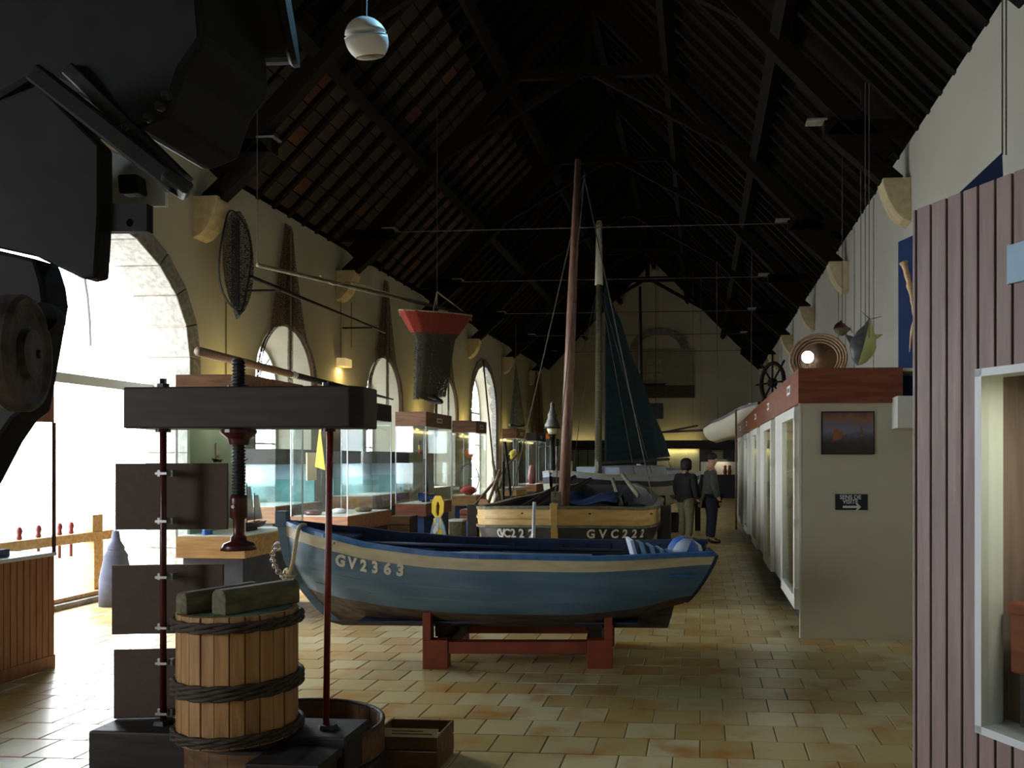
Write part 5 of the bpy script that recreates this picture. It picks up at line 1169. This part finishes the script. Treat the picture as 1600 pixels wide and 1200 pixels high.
for k in range(9):
    a = 2*math.pi*(k + .5)/16 + math.pi; p = mid + hw_*math.cos(a) + dp*math.sin(a); b = MB(); b.tube([p, p - Vector((0, 0, .10))], .008, 5); b.build('lacing', 'rope', bn)
for k, e in enumerate((rim[0], rim[16].lerp(rim[0], .42), pA.lerp(pB, .78))):
    b = MB(); b.tube([e, topk], .012, 6); b.build('bridle', 'rope', bn)
b = MB(); b.tube([topk, Vector((topk.x, topk.y, ZE + SL * (topk.x - XL) + .1))], .006, 5); b.build('hanging_cord', 'darkrope', bn)
b = MB(); b.tube([pA, Vector((pA.x, pA.y, ZE + SL * (pA.x - XL) + .1))], .006, 5); b.build('hanging_cord', 'darkrope', bn)
b = MB(); b.tube(spline([pA.lerp(pB, .22) + Vector((0, 0, .06)), pA.lerp(pB, .27) + Vector((.02, 0, -.03)), pA.lerp(pB, .35) + Vector((0, -.02, .07)), pA.lerp(pB, .5) + Vector((0, 0, .05)), pA.lerp(pB, .68)], 5), .014, 6); b.build('lashing', 'rope', bn, smooth=True)
rod('boat_hook', PX(392, 433, -6.45), PX(601, 519, -6.45), [.034, .028], 'iron', 'dark pole hung on the wall beneath the bag net pole', 'pole')
pa, pb_ = PX(310, 549, -5.15), PX(614, 624, -5.25)
bs = thing('long_oar', 'long dark bowsprit pole resting across the tops of two vitrines', 'pole')
b = MB(); b.tube([pa, pa.lerp(pb_, .35)], [.05, .045], 10); b.build('thick_end', 'spar', bs, smooth=True)
b = MB(); b.tube([pa.lerp(pb_, .35), pa.lerp(pb_, .75), pb_], [.040, .034, .012], 10); b.build('shaft', 'iron', bs, smooth=True)
b = MB(); b.tube([pa.lerp(pb_, .352), pa.lerp(pb_, .372)], .048, 10); b.build('band', 'white_pure', bs)
# brown nets draped over the three windows
for k, (o, lab) in enumerate(zip(OPEN[2:5], ('brown net draped over the arched window behind the boat hook', 'brown net draped over the second arched window', 'brown net draped over the window behind the red bag net'))):
    yc, hw, zs, rz, *_ = o; t = thing('window_net', lab, 'fishing net', group='nets over the windows'); X = XL + .06
    tz = 5.62; az = zs + rz + .02
    ow = lambda z: .13 + 1.02 * ((tz - z) / (tz - 2.3)) ** 1.15
    b = MB(); b.grid(lambda u, v: (X + .035*math.sin(u*22) * v, yc + (2*u - 1)*ow(tz + (az - tz)*v), tz + (az - tz)*v), 22, 14); b.build('drape', 'net_brown', t, smooth=True)
    for sd in (-1, 1):
        def fp_(u, v):
            z = az + (2.25 - az)*v; q2 = 1 - ((z - zs) / rz) ** 2 if z > zs else 1; inn = hw * math.sqrt(max(q2, 0)) * .98; out = max(ow(z), inn + .10)
            return (X + .03*math.sin(u*9), yc + sd*(inn + (out - inn)*u), z)
        b = MB(); b.grid(fp_, 6, 20); b.build('side_drape', 'net_brown', t, smooth=True)
    b = MB(); b.grid(lambda u, v: (X + .04, yc + .10*(2*u - 1) + .02*math.sin(6*v), tz - .1 - (tz - 2.7)*v), 4, 14); b.build('centre_fold', 'net_brown', t, smooth=True)
    b = MB(); b.tube([(X + .03, yc, tz - .1), (X + .03, yc, 3.0)], .022, 6); b.build('pole', 'greywood', t)
# small green net and dish, brown drape, lantern farther along
c0 = PX(805, 600, -6.5)
gn = thing('green_net', 'small green net gathered to a point beside the far lantern', 'fishing net'); 
t0, l0, r0 = PX(806, 565, -6.5), PX(796, 664, -6.5), PX(816, 664, -6.5)
b = MB(); b.grid(lambda u, v: t0.lerp(l0.lerp(r0, u), v) + Vector((.15*math.sin(9*u)*v, 0, 0)), 12, 12); b.build('netting', 'net_green', gn, smooth=True)
b = MB(); b.tube([t0, t0 + Vector((0, 0, 1.3))], .015, 5); b.build('cord', 'darkrope', gn)
b = MB(); b.tube([l0, l0.lerp(r0, .5) + Vector((.15, 0, -.08)), r0 + Vector((0, .3, 0))], .05, 6); b.build('weight_line', 'black', gn)
t1 = PX(840, 582, -6.7); b = MB(); b.grid(lambda u, v: (-6.7 + .06*math.sin(14*u), t1.y + (u - .5)*(1.0 + 1.4*v), t1.z - (t1.z - 2.6)*v), 16, 12); tag(b.build('brown_drape', 'net_brown', smooth=True), 'brown net curtain on the wall between the green net and the lantern', 'fishing net')
ln = PX(863, 672, -4.9); ln_s = 1 / F * ln.y
lt_ = thing('buoy_lantern', 'old ship lantern with white globe standing on a dark post', 'lantern', (ln.x, ln.y, 0))
zz = lambda py: H + (CY - py) / F * ln.y
b = MB(); b.lathe([(.24, zz(668)), (.26, zz(664)), (.20, zz(658)), (.15, zz(652)), (.16, zz(648)), (.10, zz(641)), (.07, zz(637)), (.075, zz(630)), (.02, zz(627))], n=20); b.build('hood', mat('lantern_metal', (.10, .10, .085), (.16, .155, .13), .5, 10), lt_, smooth=True)
b = MB(); b.lathe([(.0, zz(679)), (.13, zz(677)), (.18, zz(671)), (.17, zz(667))], n=20); b.build('globe', 'cream', lt_, smooth=True)
b = MB(); b.lathe([(.12, 0), (.10, .1), (.09, zz(682)), (.13, zz(679))], n=14); b.build('post', 'black', lt_)
b = MB(); b.ring((0, 0, zz(668)), .26, .02, 20); b.build('rim', 'iron', lt_)
ob = PX(861, 695, -4.85); tag(MB().lathe([(.0, -.25), (.18, -.17), (.25, 0), (.18, .17), (0, .25)], (-5.5, 31.35, 2.408), n=16).build('orange_buoy', 'orange', smooth=True), 'orange ball float on the farthest vitrine beside the old ship lantern', 'float')
# tripod of sticks and a thin mast by the far opening
tp = PX(772, 745, -4.6); sk = [((772, 792), (795, 712)), ((752, 778), (806, 712)), ((783, 795), (770, 720)), ((800, 792), (789, 690)), ((762, 790), (781, 735)), ((786, 790), (787, 722))]
for k, (p, q_) in enumerate(sk):
    a_, c_ = PX(*p, -4.7 + .06*k), PX(*q_, -4.9 + .08*k); fl_ = a_ + (a_ - c_) * (a_.z / max(c_.z - a_.z, .1)); 
    tag(MB().tube([Vector((fl_.x, fl_.y, .02)), c_], .035, 6).build('driftwood_stick', ['greywood', 'spar', 'greywood', 'darkwood', 'spar', 'iron'][k], smooth=True), ['grey stick of the tripod leaning right', 'brown crossing stick of the tripod with the long slant', 'grey stick of the tripod leaning toward the window', 'thin dark stick standing at the edge of the tripod', 'short brown stick low in the tripod', 'black iron bar upright in the tripod'][k], 'stick', 'sticks of the tripod')
tag(MB().bar(PX(770, 765, -4.7), PX(822, 763, -4.5), .04, .06).build('cross_plank', 'white_pure'), 'white plank lying across the tripod sticks', 'plank')
rod('thin_mast', PX(776, 790, -5.0) * Vector((1, 1, 0)) if False else Vector((PX(780, 800, -5.0).x, PX(780, 800, -5.0).y, 0)), PX(755, 563, -5.4), .02, 'darkwood', 'thin bent pole crossing the far tall opening', 'pole')
# sconce
sp_ = PX(537, 567, -6.9); sc_ = thing('wall_sconce', 'small glowing box lamp on the plaster between two windows', 'lamp', sp_)
b = MB(); b.box(-.08, .10, -.16, .16, -.08, .08); b.build('shade', emis('sconce_shade', (1.0, .76, .36), .55), sc_, bevel=.01)
b = MB(); b.tube([(-.06, 0, .08), (-.06, 0, 1.6)], .008, 5); b.build('cable', 'greywood', sc_)
area('sconce_light', sp_ + Vector((.03, 0, -.12)), .15, 5, (1.0, .70, .25), direction=(-.3, 0, -1))
for y, z0, z1 in ((PX(352, 500, XL).y, 2.6, 4.0), (PX(548, 500, XL).y, 3.9, 4.8), (PX(690, 500, XL).y, 2.6, 4.9), (PX(783, 560, XL).y, 2.6, 5.4), (PX(822, 600, XL).y, 2.6, 4.9)):
    MB().tube([(XL + .015, y, z0), (XL + .015, y, z1)], .008, 5).build('wall_cable', 'greywood', wall_left)

# ================================================================== FLOOR EXHIBITS BEHIND THE BLUE BOAT
def loop_float(px, pt, pbm, Y, label, m1, m2, deco=False):
    c = PY(px, pt, Y); w_ = 1 / F * Y; t = thing('loop_float', label, 'float', (c.x, Y, 0)); zt = c.z; zc = PY(px, pt + 32, Y).z
    def outline(pts): return [(x*w_, 0, zt - y*w_) for x, y in pts]
    o_ = outline([(-5, 0), (5, 0), (10, 10), (9, 26), (5, 34), (-5, 34), (-10, 26), (-10, 10)]); i_ = outline([(-1, 9), (1, 9), (3, 16), (2, 28), (1, 32), (-1, 32), (-3, 26), (-3, 16)])
    bm_ = bmesh.new(); ov = [bm_.verts.new(p) for p in o_]; iv = [bm_.verts.new(p) for p in i_]
    ed = [bm_.edges.new((v[i], v[(i+1) % 8])) for v in (ov, iv) for i in range(8)]; bmesh.ops.triangle_fill(bm_, edges=ed, use_beauty=True)
    e_ = bmesh.ops.extrude_face_region(bm_, geom=list(bm_.faces)); bmesh.ops.translate(bm_, vec=(0, .05, 0), verts=[v for v in e_['geom'] if isinstance(v, bmesh.types.BMVert)]); bmesh.ops.recalc_face_normals(bm_, faces=bm_.faces)
    me = bpy.data.meshes.new('loop_handle'); bm_.to_mesh(me); bm_.free(); me.materials.append(M[m1]); shared('loop_handle', me, t)
    z0 = -zt / w_ * -1
    b = MB(); b.prism(outline([(-5, 34), (5, 34), (11, 48), (13, 62), (11, 90), (11, zt / w_), (-11, zt / w_), (-11, 90), (-13, 62), (-10, 48)]), (0, .06, 0)); b.build('body', m2, t, bevel=.008)
    if deco:
        for nm, m_, pts in (('yellow_patch', 'yellow', [(2, 52), (8, 54), (9, 72), (3, 72), (-3, 66)]), ('white_patch', 'white_pure', [(-3, 42), (1, 44), (0, 56), (-6, 62), (-8, 56)]), ('yellow_stripe', 'yellow', [(-7, 36), (-4, 36), (-3, 48), (-6, 46)]), ('yellow_stripe', 'yellow', [(4, 36), (6, 36), (5, 50), (3, 50)]), ('red_stripe', 'red', [(-9, 60), (-6, 63), (-1, 68), (-4, 68)])):
            b = MB(); b.prism([(x, -.004, z) for x, _, z in outline(pts)], (0, .003, 0)); b.build(nm, m_, t)
loop_float(684, 775, 845, 13.4, 'painted blue, yellow and white wooden float with yellow loop handle', 'yellow', 'skyblue', True)
loop_float(755, 780, 848, 13.0, 'plain reddish wooden float with loop handle', 'brownwood', 'pine')
def boxat(x0, x1, y0, y1, Y, d, name, m, label, cat, lift=None):
    a_, c_ = PY(x0, y0, Y), PY(x1, y1, Y); return tag(MB().box(a_.x, c_.x, Y, Y + d, c_.z if lift is None else lift, a_.z).build(name, m, bevel=.01), label, cat)
sc = PY(718, 796, 15.0); sce = PY(765, 816, 15.0)
su = thing('suitcase', 'brown leather suitcase lying on a blue bin behind the boats', 'suitcase', (sc.x, 15.0, sce.z)); sw_, sh_ = sce.x - sc.x, sc.z - sce.z
MB().box(0, sw_, 0, .4, 0, sh_*.55).build('case', 'mahogany_x', su, bevel=.02); MB().box(0, sw_, 0, .4, sh_*.56, sh_).build('lid', 'mahogany_x', su, bevel=.02)
MB().box(sw_*.3, sw_*.5, -.02, 0, sh_*.5, sh_*.75).build('handle', 'white_pure', su)
tag(MB().box(sc.x, sce.x, 15.0, 15.45, 0, sce.z).build('storage_bin', 'blue', bevel=.01), 'blue bin under the leather suitcase', 'bin')
g0, g1 = PY(702, 812, 13.8), PY(722, 843, 13.8)
gb = thing('grey_box', 'grey box with white top standing by the painted float', 'box', (g0.x, 13.8, 0)); MB().box(0, g1.x - g0.x, 0, .25, 0, g0.z - .03).build('body', 'greywood', gb, bevel=.006); MB().box(-.01, g1.x - g0.x + .01, -.01, .26, g0.z - .03, g0.z).build('top', 'white_pure', gb)
k0, k1 = PY(604, 806, 13.6), PY(640, 836, 13.6)
kc = thing('dark_crate', 'dark slatted crate beside the base of the tall vitrine', 'crate', (k0.x, 13.6, 0))
nsl = 5
for k in range(nsl): MB().box(0, k1.x - k0.x, 0, .02, k0.z*k/nsl + .006, k0.z*(k+1)/nsl - .006).build('slat', 'crate', kc, bevel=.003)
MB().box(0, k1.x - k0.x, .02, .4, 0, k0.z - .01).build('body', 'darkwood', kc)
# pin rail and bollard in the bright doorway
pr0 = PX(146, 938, -7.2); prl = thing('pin_rail', 'timber pin rail with turned belaying pins standing in the bright doorway', 'pin rail', (pr0.x, pr0.y, 0))
zr = PX(120, 833, -7.2).z; zr0 = PX(120, 848, -7.2).z; yA, yB_ = PX(40, 840, -7.2).y - pr0.y, PX(170, 840, -7.2).y - pr0.y
MB().box(-.07, .07, yA - .5, yB_, zr0, zr).build('rail', 'pine', prl, bevel=.008)
for y in (0, -1.3): MB().box(-.07, .07, y - .08, y + .08, .06, zr0).build('post', 'pine', prl, bevel=.008)
MB().box(-.06, .06, -.09, .09, zr, zr + .20).build('cap_block', 'pine', prl, bevel=.008)
MB().box(-.14, .14, -1.5, yB_ - .05, .06, .11).build('foot_beam', 'pine', prl, bevel=.008)
for px in (93, 111, 60, 30):
    y = PX(px, 840, -7.2).y - pr0.y; b = MB(); b.lathe([(.018, zr0 - .15), (.018, zr), (.03, zr + .01), (.022, zr + .05), (.032, zr + .09), (.022, zr + .13), (.0, zr + .14)], (0, y, 0), n=10); b.build('belaying_pin', 'redpaint', prl, smooth=True)
bp_ = PX(181, 930, -6.6); zf = lambda py: H + (CY - py) / F * (bp_.y * CA - bp_.x * SA)
bl = thing('cast_bollard', 'grey-blue turned bollard beside the doorway stones', 'bollard', (bp_.x, bp_.y, 0))
b = MB(); b.lathe([(.17, 0), (.165, .3), (.145, zf(888)), (.12, zf(872)), (.125, zf(868)), (.085, zf(858)), (.09, zf(855)), (.05, zf(845)), (.035, zf(830)), (0, zf(828))], n=20); b.build('bell', 'plinthblue', bl, smooth=True)
for z in (zf(872), zf(857)): b = MB(); b.ring((0, 0, z), .11 if z < zf(860) else .08, .012, 20); b.build('band', 'plinthblue', bl, smooth=True)

# ================================================================== RIGHT WALL: BASKET, LAMP, FISH, BLUE BOARDS
bk = PX(1277, 556, 1.42)
wb = thing('wicker_basket', 'round brown wicker basket standing on edge on the aisle cabinets', 'basket', bk, (R(78), 0, R(-14)))
br = 43 / F * bk.y
for k in range(9): b = MB(); b.ring((0, 0, -.10 + .02*abs(k - 4)*0 - .0), br*(1 - k*.1), .016, 36, (0, 0, 1), 5); b.v = [(x, y*.92, z - .10*(k/9)) for x, y, z in b.v]; b.build('coil', 'spar', wb, smooth=True)
for k in range(16): a = 2*math.pi*k/16; b = MB(); b.tube([(.04*math.cos(a), .04*math.sin(a), -.20), (br*.99*math.cos(a), br*.92*math.sin(a), -.105)], .007, 5); b.build('spoke', 'spar', wb)
b = MB(); b.lathe([(.0, -.215), (br*.5, -.175), (br*.96, -.125)], n=32, sy=.92); b.tube([(0, -br*.92, -.11), (0, -br*.92 - .14, -.11)], .02, 6); b.build('weave', 'spar', wb, smooth=True)
lp = PX(1262, 558, 1.22); sl = thing('spot_lamp', 'glaring bare spot lamp in front of the wicker basket', 'lamp', lp)
dirl = (Vector((0, 0, H)) - lp).normalized()
b = MB(); b.lathe([(.02, -.14), (.05, -.12), (.075, 0)], (0, 0, 0), dirl, 18); b.build('housing', 'black', sl, smooth=True)
b = MB(); b.lathe([(.0, .03), (.05, .015), (.07, -.002)], (0, 0, 0), dirl, 18); b.build('bulb', emis('spot_bulb', (1.0, .86, .55), 60.0), sl, smooth=True)
b = MB(); b.tube([(0, 0.06, -.05), (0, .06, 2.52 - lp.z)], .012, 6); b.build('stem', 'black', sl)
b = MB(); b.box(-.06, .06, 0, .12, 2.50 - lp.z, 2.53 - lp.z); b.build('clamp', 'black', sl)
ld = bpy.data.lights.new('spot_lamp_light', 'POINT'); ld.energy = 14; ld.color = (1.0, .78, .42); ld.shadow_soft_size = .05; lo = bpy.data.objects.new('spot_lamp_light', ld); COL.objects.link(lo); lo.location = lp + dirl * .10
def fish(c, d, L, label, back, belly, deep=.26, nm='fish_model'):
    """d: nose direction"""
    d = Vector(d).normalized(); t = thing(nm, label, 'fish model', c); side = d.cross(Vector((0, -1, 0.2))).normalized(); up = side
    nrm = d.cross(up).normalized(); prof = [(0, .04), (.1, .55), (.3, .95), (.45, 1.0), (.65, .75), (.85, .30), (1, .10)]
    def pt(u, a): r = lerp_tab(prof, u) * L * deep; return d * L * (.5 - u) + up * r * math.sin(a) + nrm * r * .55 * math.cos(a)
    b = MB(); b.grid(lambda u, v: pt(u, math.pi * v), 18, 10); b.build('back', back, t, smooth=True)
    b = MB(); b.grid(lambda u, v: pt(u, math.pi + math.pi * v), 18, 10); b.build('belly', belly, t, smooth=True)
    tl = -d * L * .5
    for s in (-1, 1): b = MB(); b.prism([tl + d*L*.03, tl - d*L*.10 + up*s*L*.20, tl - d*L*.02 + up*s*L*.05], nrm * .012); b.build('tail_fin', back, t)
    b = MB(); b.prism([d*L*.15 + up*L*deep*.85, -d*L*.05 + up*L*(deep*.9 + .16), -d*L*.05 + up*L*deep*.85], nrm * .01); b.build('dorsal_fin', back, t)
    b = MB(); b.prism([-d*L*.1 - up*L*deep*.8, -d*L*.25 - up*L*(deep*.7 + .14), -d*L*.2 - up*L*deep*.6], nrm * .01); b.build('anal_fin', belly, t)
    b = MB(); b.prism([d*L*.12 + nrm*L*.1, -d*L*.12 + nrm*L*.16 + up*L*.04, d*L*.04 + nrm*L*.12], up * .012); b.build('pectoral_fin', back, t)
    b = MB(); b.lathe([(0, -.015), (.018, 0), (0, .015)], d*L*.38 + nrm*L*deep*.30 + up*L*.05, n=8); b.build('eye', 'black', t); return t
M['belly'] = mat('belly', (.42, .46, .16), (.55, .58, .24), .5, 6); M['tunaback'] = mat('tunaback', (.05, .055, .06), (.12, .12, .12), .45, 8)
fish(PX(1350, 534, 2.12), (-.30, -.25, -1), .68, 'large model fish with yellow-green belly hanging over the cabinets', 'tunaback', 'belly', .25)
fish(PX(1316, 514, 2.05), (-1, -.5, -.05), .30, 'small dark red spiny model fish hanging beside the large one', 'darkred', 'greywood', .36)
for px, top in ((1318, 300), (1345, 245), (1358, 240), (1331, 270)):
    p = PX({1331: 1352, 1318: 1316}.get(px, px), 528 if px != 1318 else 522, 2.12 if px != 1318 else 2.05); tag(MB().tube([p, Vector((p.x, p.y, ZE + SL * (XR - p.x) + .1))], .005, 5).build('hanging_line', 'darkrope'), {1318: 'thin line leading up from the red model fish', 1345: 'thin line above the model fish, nearer the blue board', 1358: 'thin line above the model fish, nearest the blue board', 1331: 'thin line above the large model fish, middle one'}[px], 'cord')
# ship's wheel on the cabinets
wc_ = PZ(1207, 598, 2.985); sw2 = thing('ships_wheel', 'old spoked ship wheel leaning on the aisle cabinets far along', "ship's wheel", wc_, (R(90), 0, R(-60)))
b = MB(); b.ring((0, 0, 0), .34, .035, 28); b.build('rim', 'oldwood', sw2, smooth=True); b = MB(); b.lathe([(.08, -.05), (.08, .05)], n=14); b.build('hub', 'oldwood', sw2)
for k in range(8): a = 2*math.pi*k/8; b = MB(); b.tube([(0, 0, 0), (.50*math.cos(a), .50*math.sin(a), 0)], .018, 6); b.build('spoke', 'oldwood', sw2, smooth=True)
# blue boards leaning in the corner and the branch
q0, q1 = PY(1404, 378, 8.6), PY(1404, 628, 8.6)
bb = MB(); bb.prism([(q0.x, 8.6, 2.22), (q0.x + .62, 8.40, 2.22), (q0.x + .62, 8.40, q0.z + .25), (q0.x, 8.6, q0.z)], (0, .02, 0)); tag(bb.build('blue_board', 'deepblue'), 'dark blue backing board behind the bare branch above the passage', 'board')
br_ = spline([PY(1412, 410, 8.45), PY(1420, 440, 8.42), PY(1426, 470, 8.40), PY(1429, 500, 8.40), PY(1425, 520, 8.42), PY(1421, 550, 8.45)], 4)
tag(MB().tube(br_, [.045, .03, .026, .03, .022, .035, .024, .02, .024, .018, .02, .016, .014, .02, .024, .02, .018, .014, .01, .006, .003][:len(br_)], 7).build('bare_branch', 'pine', smooth=True), 'gnarled pale branch fixed on the blue board', 'branch')
q0, q1, q2 = PY(1500, 300, 5.4), PY(1566, 238, 5.4), PY(1566, 330, 5.4)
bb = MB(); bb.prism([PY(1470, 345, 5.4), PY(1570, 345, 5.4), q1, (q0)], (0, .04, 0)); b_o = bb.build('blue_sign', 'deepblue'); tag(b_o, 'dark blue slanted sign hung by two wires above the grooved boards', 'sign')
for dx in (0, 10):
    p = PY(1566 + dx*.6, 242, 5.42); tag(MB().tube([p, Vector((p.x, p.y, 6.2))], .005, 5).build('hanging_wire', 'darkrope'), 'wire holding the slanted blue sign, %s one' % ('inner' if dx == 0 else 'outer'), 'wire')

# ================================================================== FAR END
YD = 37.6
fe = thing('exhibition_screen', 'long dark exhibition screen with lit panels at the far end', 'screen', (0, YD, 0))
xa, xb = PY(870, 690, YD).x, PY(1170, 690, YD).x; zf1, zf0 = PY(1000, 688, YD).z, PY(1000, 701, YD).z
MB().box(xa, xb, 0, .06, zf0, zf1).build('fascia', 'darkwood', fe); MB().box(xa, xb, .3, .36, 0, zf0).build('rear_wall', 'plinthdark', fe)
x0, x1 = PY(1026, 700, YD).x, PY(1093, 700, YD).x
MB().box(x0, x1, .26, .29, .7, zf0).build('lit_panel', 'cream', fe)
for k in range(3): MB().box(x0 + .15 + k*.58, x0 + .67 + k*.58, .245, .258, 1.35, 2.0).build('poster', 'paleboard', fe)
x0, x1 = PY(872, 700, YD).x, PY(932, 700, YD).x
for k in range(4): MB().box(x0 + k*(x1 - x0)/4 + .02, x0 + (k+1)*(x1 - x0)/4 - .02, .26, .29, 1.1, zf0 - .05).build('picture_panel', 'greenboard', fe)
x0 = PY(1095, 720, YD - .2).x
MB().box(x0, xb, -.5, .25, .0, 1.0).build('counter', 'black', fe); MB().box(x0, xb, .22, .26, 1.0, 1.55).build('counter_back', 'white', fe)
pf = PY(1112, 706, YD); fp2 = thing('framed_print', 'small framed print on the dark screen above the visitor', 'picture', (pf.x, YD + .27, 1.65)); MB().box(0, .52, 0, .02, 0, .4).build('frame', 'greywood', fp2); MB().box(.06, .46, -.005, 0, .06, .34).build('print', 'greenboard', fp2)
area('far_top_light', (PY(1055, 690, YD).x, YB - .35, zf1 - .1), 2.2, 9, (1.0, .82, .30), direction=(0, .25, 1), sy=.12)
area('far_top_light', (PY(900, 690, YD).x, YB - .35, zf1 - .1), 1.4, 6, (1.0, .84, .40), direction=(0, .25, 1), sy=.12)
area('far_panel_light', (PY(1060, 700, YD).x, YD + .10, zf0 - .05), 1.6, 7, (1.0, .82, .35), direction=(0, .45, -1), sy=.1)
area('far_counter_light', (PY(1125, 730, YD).x, YD - .0, 1.6), .6, 4, (1.0, .82, .55), direction=(0, .2, -1))
for k, px in enumerate((1133, 1140)): tag(MB().lathe([(.06, 0), (.09, .12), (.05, .28), (.07, .36), (0, .42)], PY(px, 758, YD - .2) * Vector((1, 1, 0)) if False else Vector((PY(px, 750, YD - .2).x, YD - .2, 1.0)), n=10).build('figurine', 'cradle', smooth=True), 'small red figurine on the far counter, %s' % ('nearer the visitor' if k == 0 else 'nearer the cabinets'), 'figurine')
# painting, relief arch, speaker on the gable
YW = YB - .045
a0, a1 = PY(985, 545, YW), PY(1086, 622, YW)
pt_ = thing('ship_painting', 'large dark painting of a full-rigged ship on the end wall', 'painting', (a0.x, YW, a1.z)); w2, h2_ = a1.x - a0.x, a0.z - a1.z
MB().box(0, w2, 0, .04, 0, h2_).build('canvas', mat('canvas_sky', (.25, .225, .16), (.32, .29, .21), .8, 2), pt_)
MB().box(.02, w2 - .02, -.01, 0, .02, h2_*.26).build('painted_sea', mat('canvas_sea', (.02, .02, .016), (.09, .08, .06), .8, 5, (1, 1, 6)), pt_)
for k in range(3):
    x = w2*(.16 + .14*k); MB().box(x - .015, x + .015, -.012, -.01, h2_*.25, h2_*(.85 - .05*abs(k - 1))).build('painted_mast', 'greywood', pt_)
    for j in range(3): b = MB(); z = h2_*(.38 + .15*j); b.prism([(x - .2 + .03*j, -.014, z), (x + .2 - .03*j, -.014, z), (x + .16 - .03*j, -.014, z + h2_*.12), (x - .16 + .03*j, -.014, z + h2_*.12)], (0, .002, 0)); b.build('painted_sail', mat('canvas_sail', (.36, .32, .22)), pt_)
b = MB(); b.prism([(w2*.08, -.014, h2_*.24), (w2*.52, -.014, h2_*.24), (w2*.56, -.014, h2_*.30), (w2*.05, -.014, h2_*.30)], (0, .002, 0)); b.build('painted_hull', 'darkwood', pt_)
ac = PY(1030, 546, YW); ar = (PY(1076, 546, YW).x - PY(984, 546, YW).x) / 2
b = MB(); n_ = 11
for k in range(n_):
    b = MB(); a_, c_ = math.pi*(k + .03)/n_, math.pi*(k + .97)/n_
    b.prism([(ac.x + r*math.cos(q3)*ar, YW + .05, ac.z + r*math.sin(q3)*ar*.72) for q3, r in ((a_, 1), (c_, 1), (c_, .72), (a_, .72))], (0, -.12, 0)); b.build('stone', 'stone', wall_back, bevel=.01)
s0_, s1_ = PY(1012, 630, 35.05), PY(1036, 654, 35.05)
sk_ = thing('black_speaker', 'square black loudspeaker with grey sides hanging before the end wall', 'speaker', (s0_.x, 35.05, s1_.z)); MB().box(.0, s1_.x - s0_.x, 0, .3, 0, s0_.z - s1_.z).build('cabinet', 'black', sk_, bevel=.02); MB().box(-.12, 0, .02, .25, .05, s0_.z - s1_.z - .05).build('bracket', 'greywood', sk_)
MB().tube([((s1_.x - s0_.x)/2, .15, s0_.z - s1_.z), ((s1_.x - s0_.x)/2, .15, 9.0 - s1_.z)], .01, 5).build('hanger', 'black', sk_)
# long spars resting at the far end
rod('far_spar', PY(1018, 676, 34), PY(1105, 672, 30), .04, 'darkwood', 'long dark spar slung level above the far lit panels', 'spar')
rod('far_spar', PY(1022, 678, 34), PY(1090, 665, 31), .035, 'darkwood', 'long dark spar slung at a slant above the far lit panels', 'spar')
# slung canoe hull
ca, ce = PY(1103, 673, 26.6), PY(1196, 628, 22.6); cd = ce - ca
cn = thing('slung_dinghy', 'white dinghy with dark rails slung above the end of the aisle cabinets', 'boat', (ca.x, ca.y, 0), (0, 0, math.atan2(cd.y, cd.x)))
hc_ = Hull(math.hypot(cd.x, cd.y), [(0, .02), (.15, .32), (.4, .42), (.8, .38), (1, .2)], [(0, ca.z), (.4, ca.z + .30*(ce.z - ca.z)), (1, ce.z - .05)], [(0, ca.z - .15), (.15, ca.z - .38), (.6, ca.z - .26), (1, ce.z - .22)], .2, .1)
for sd in (-1, 1): hc_.skin('hull', 'offwhite', cn, sd, 0, 1, 24, 8, thick=.02); hc_.rail('gunwale', 'blackhull', cn, sd, .08, .07, .02, 24, .02)
for u in (.2, .8): p = hc_.pt(u, 0, 0); MB().tube([hc_.pt(u, .9, 0), Vector((p.x, p.y, 8.3 if u > .5 else 8.6))], .012, 5).build('sling', 'darkrope', cn)
for u in (.3, .6): p = hc_.pt(u, .1, 1); MB().box(p.x - .1, p.x + .1, -p.y + .03, p.y - .03, p.z - .03, p.z).build('thwart', 'darkwood', cn)
ol = PX(1173, 638, 1.35); og = thing('orange_lamp', 'small orange signal lamp on the aisle cabinets far along', 'lamp', ol); MB().box(-.05, .05, -.08, .08, -.13, .13).build('lens', emis('orange_lens', (1.0, .42, .16), 1.6), og); MB().box(-.06, .06, -.10, .10, 2.5 - ol.z, -.13).build('foot', 'black', og)
rod('boat_hook', Vector((PX(1150, 668, .84).x, PX(1150, 668, .84).y, 0)), PX(1150, 640, .84), .022, 'spar', 'pale wooden pole standing upright at the far end of the aisle cabinets', 'pole')
for px in (1222, 1240, 1311, 1322, 1336, 1366): 
    y = PX(px, 450, XR).y; MB().tube([(XR - .012, y, 2.5), (XR - .012, y, 5.75)], .006, 5).build('wall_cable', 'greywood', wall_right)

# pegs and slings that carry the hung poles
for k in (.15, .85):
    p = PX(392, 433, -6.45).lerp(PX(601, 519, -6.45), k); MB().bar((XL, p.y, p.z - .03), (p.x + .04, p.y, p.z - .03), .03, .03).build('peg', 'iron', wall_left)
for (a_, c_) in ((PY(1018, 676, 34), PY(1105, 672, 30)), (PY(1022, 678, 34), PY(1090, 665, 31))):
    for k in (.1, .9):
        p = a_.lerp(c_, k); tag(MB().tube([p, Vector((p.x, p.y, ZE + SL * min(p.x - XL, XR - p.x) + .1))], .006, 5).build('sling_cord', 'darkrope'), 'cord holding the far %s spar, %s end' % ('level' if a_.z > 2.7 and c_.z == PY(1105, 672, 30).z else 'slanted', 'far' if k < .5 else 'near'), 'cord', 'cords of the far spars')
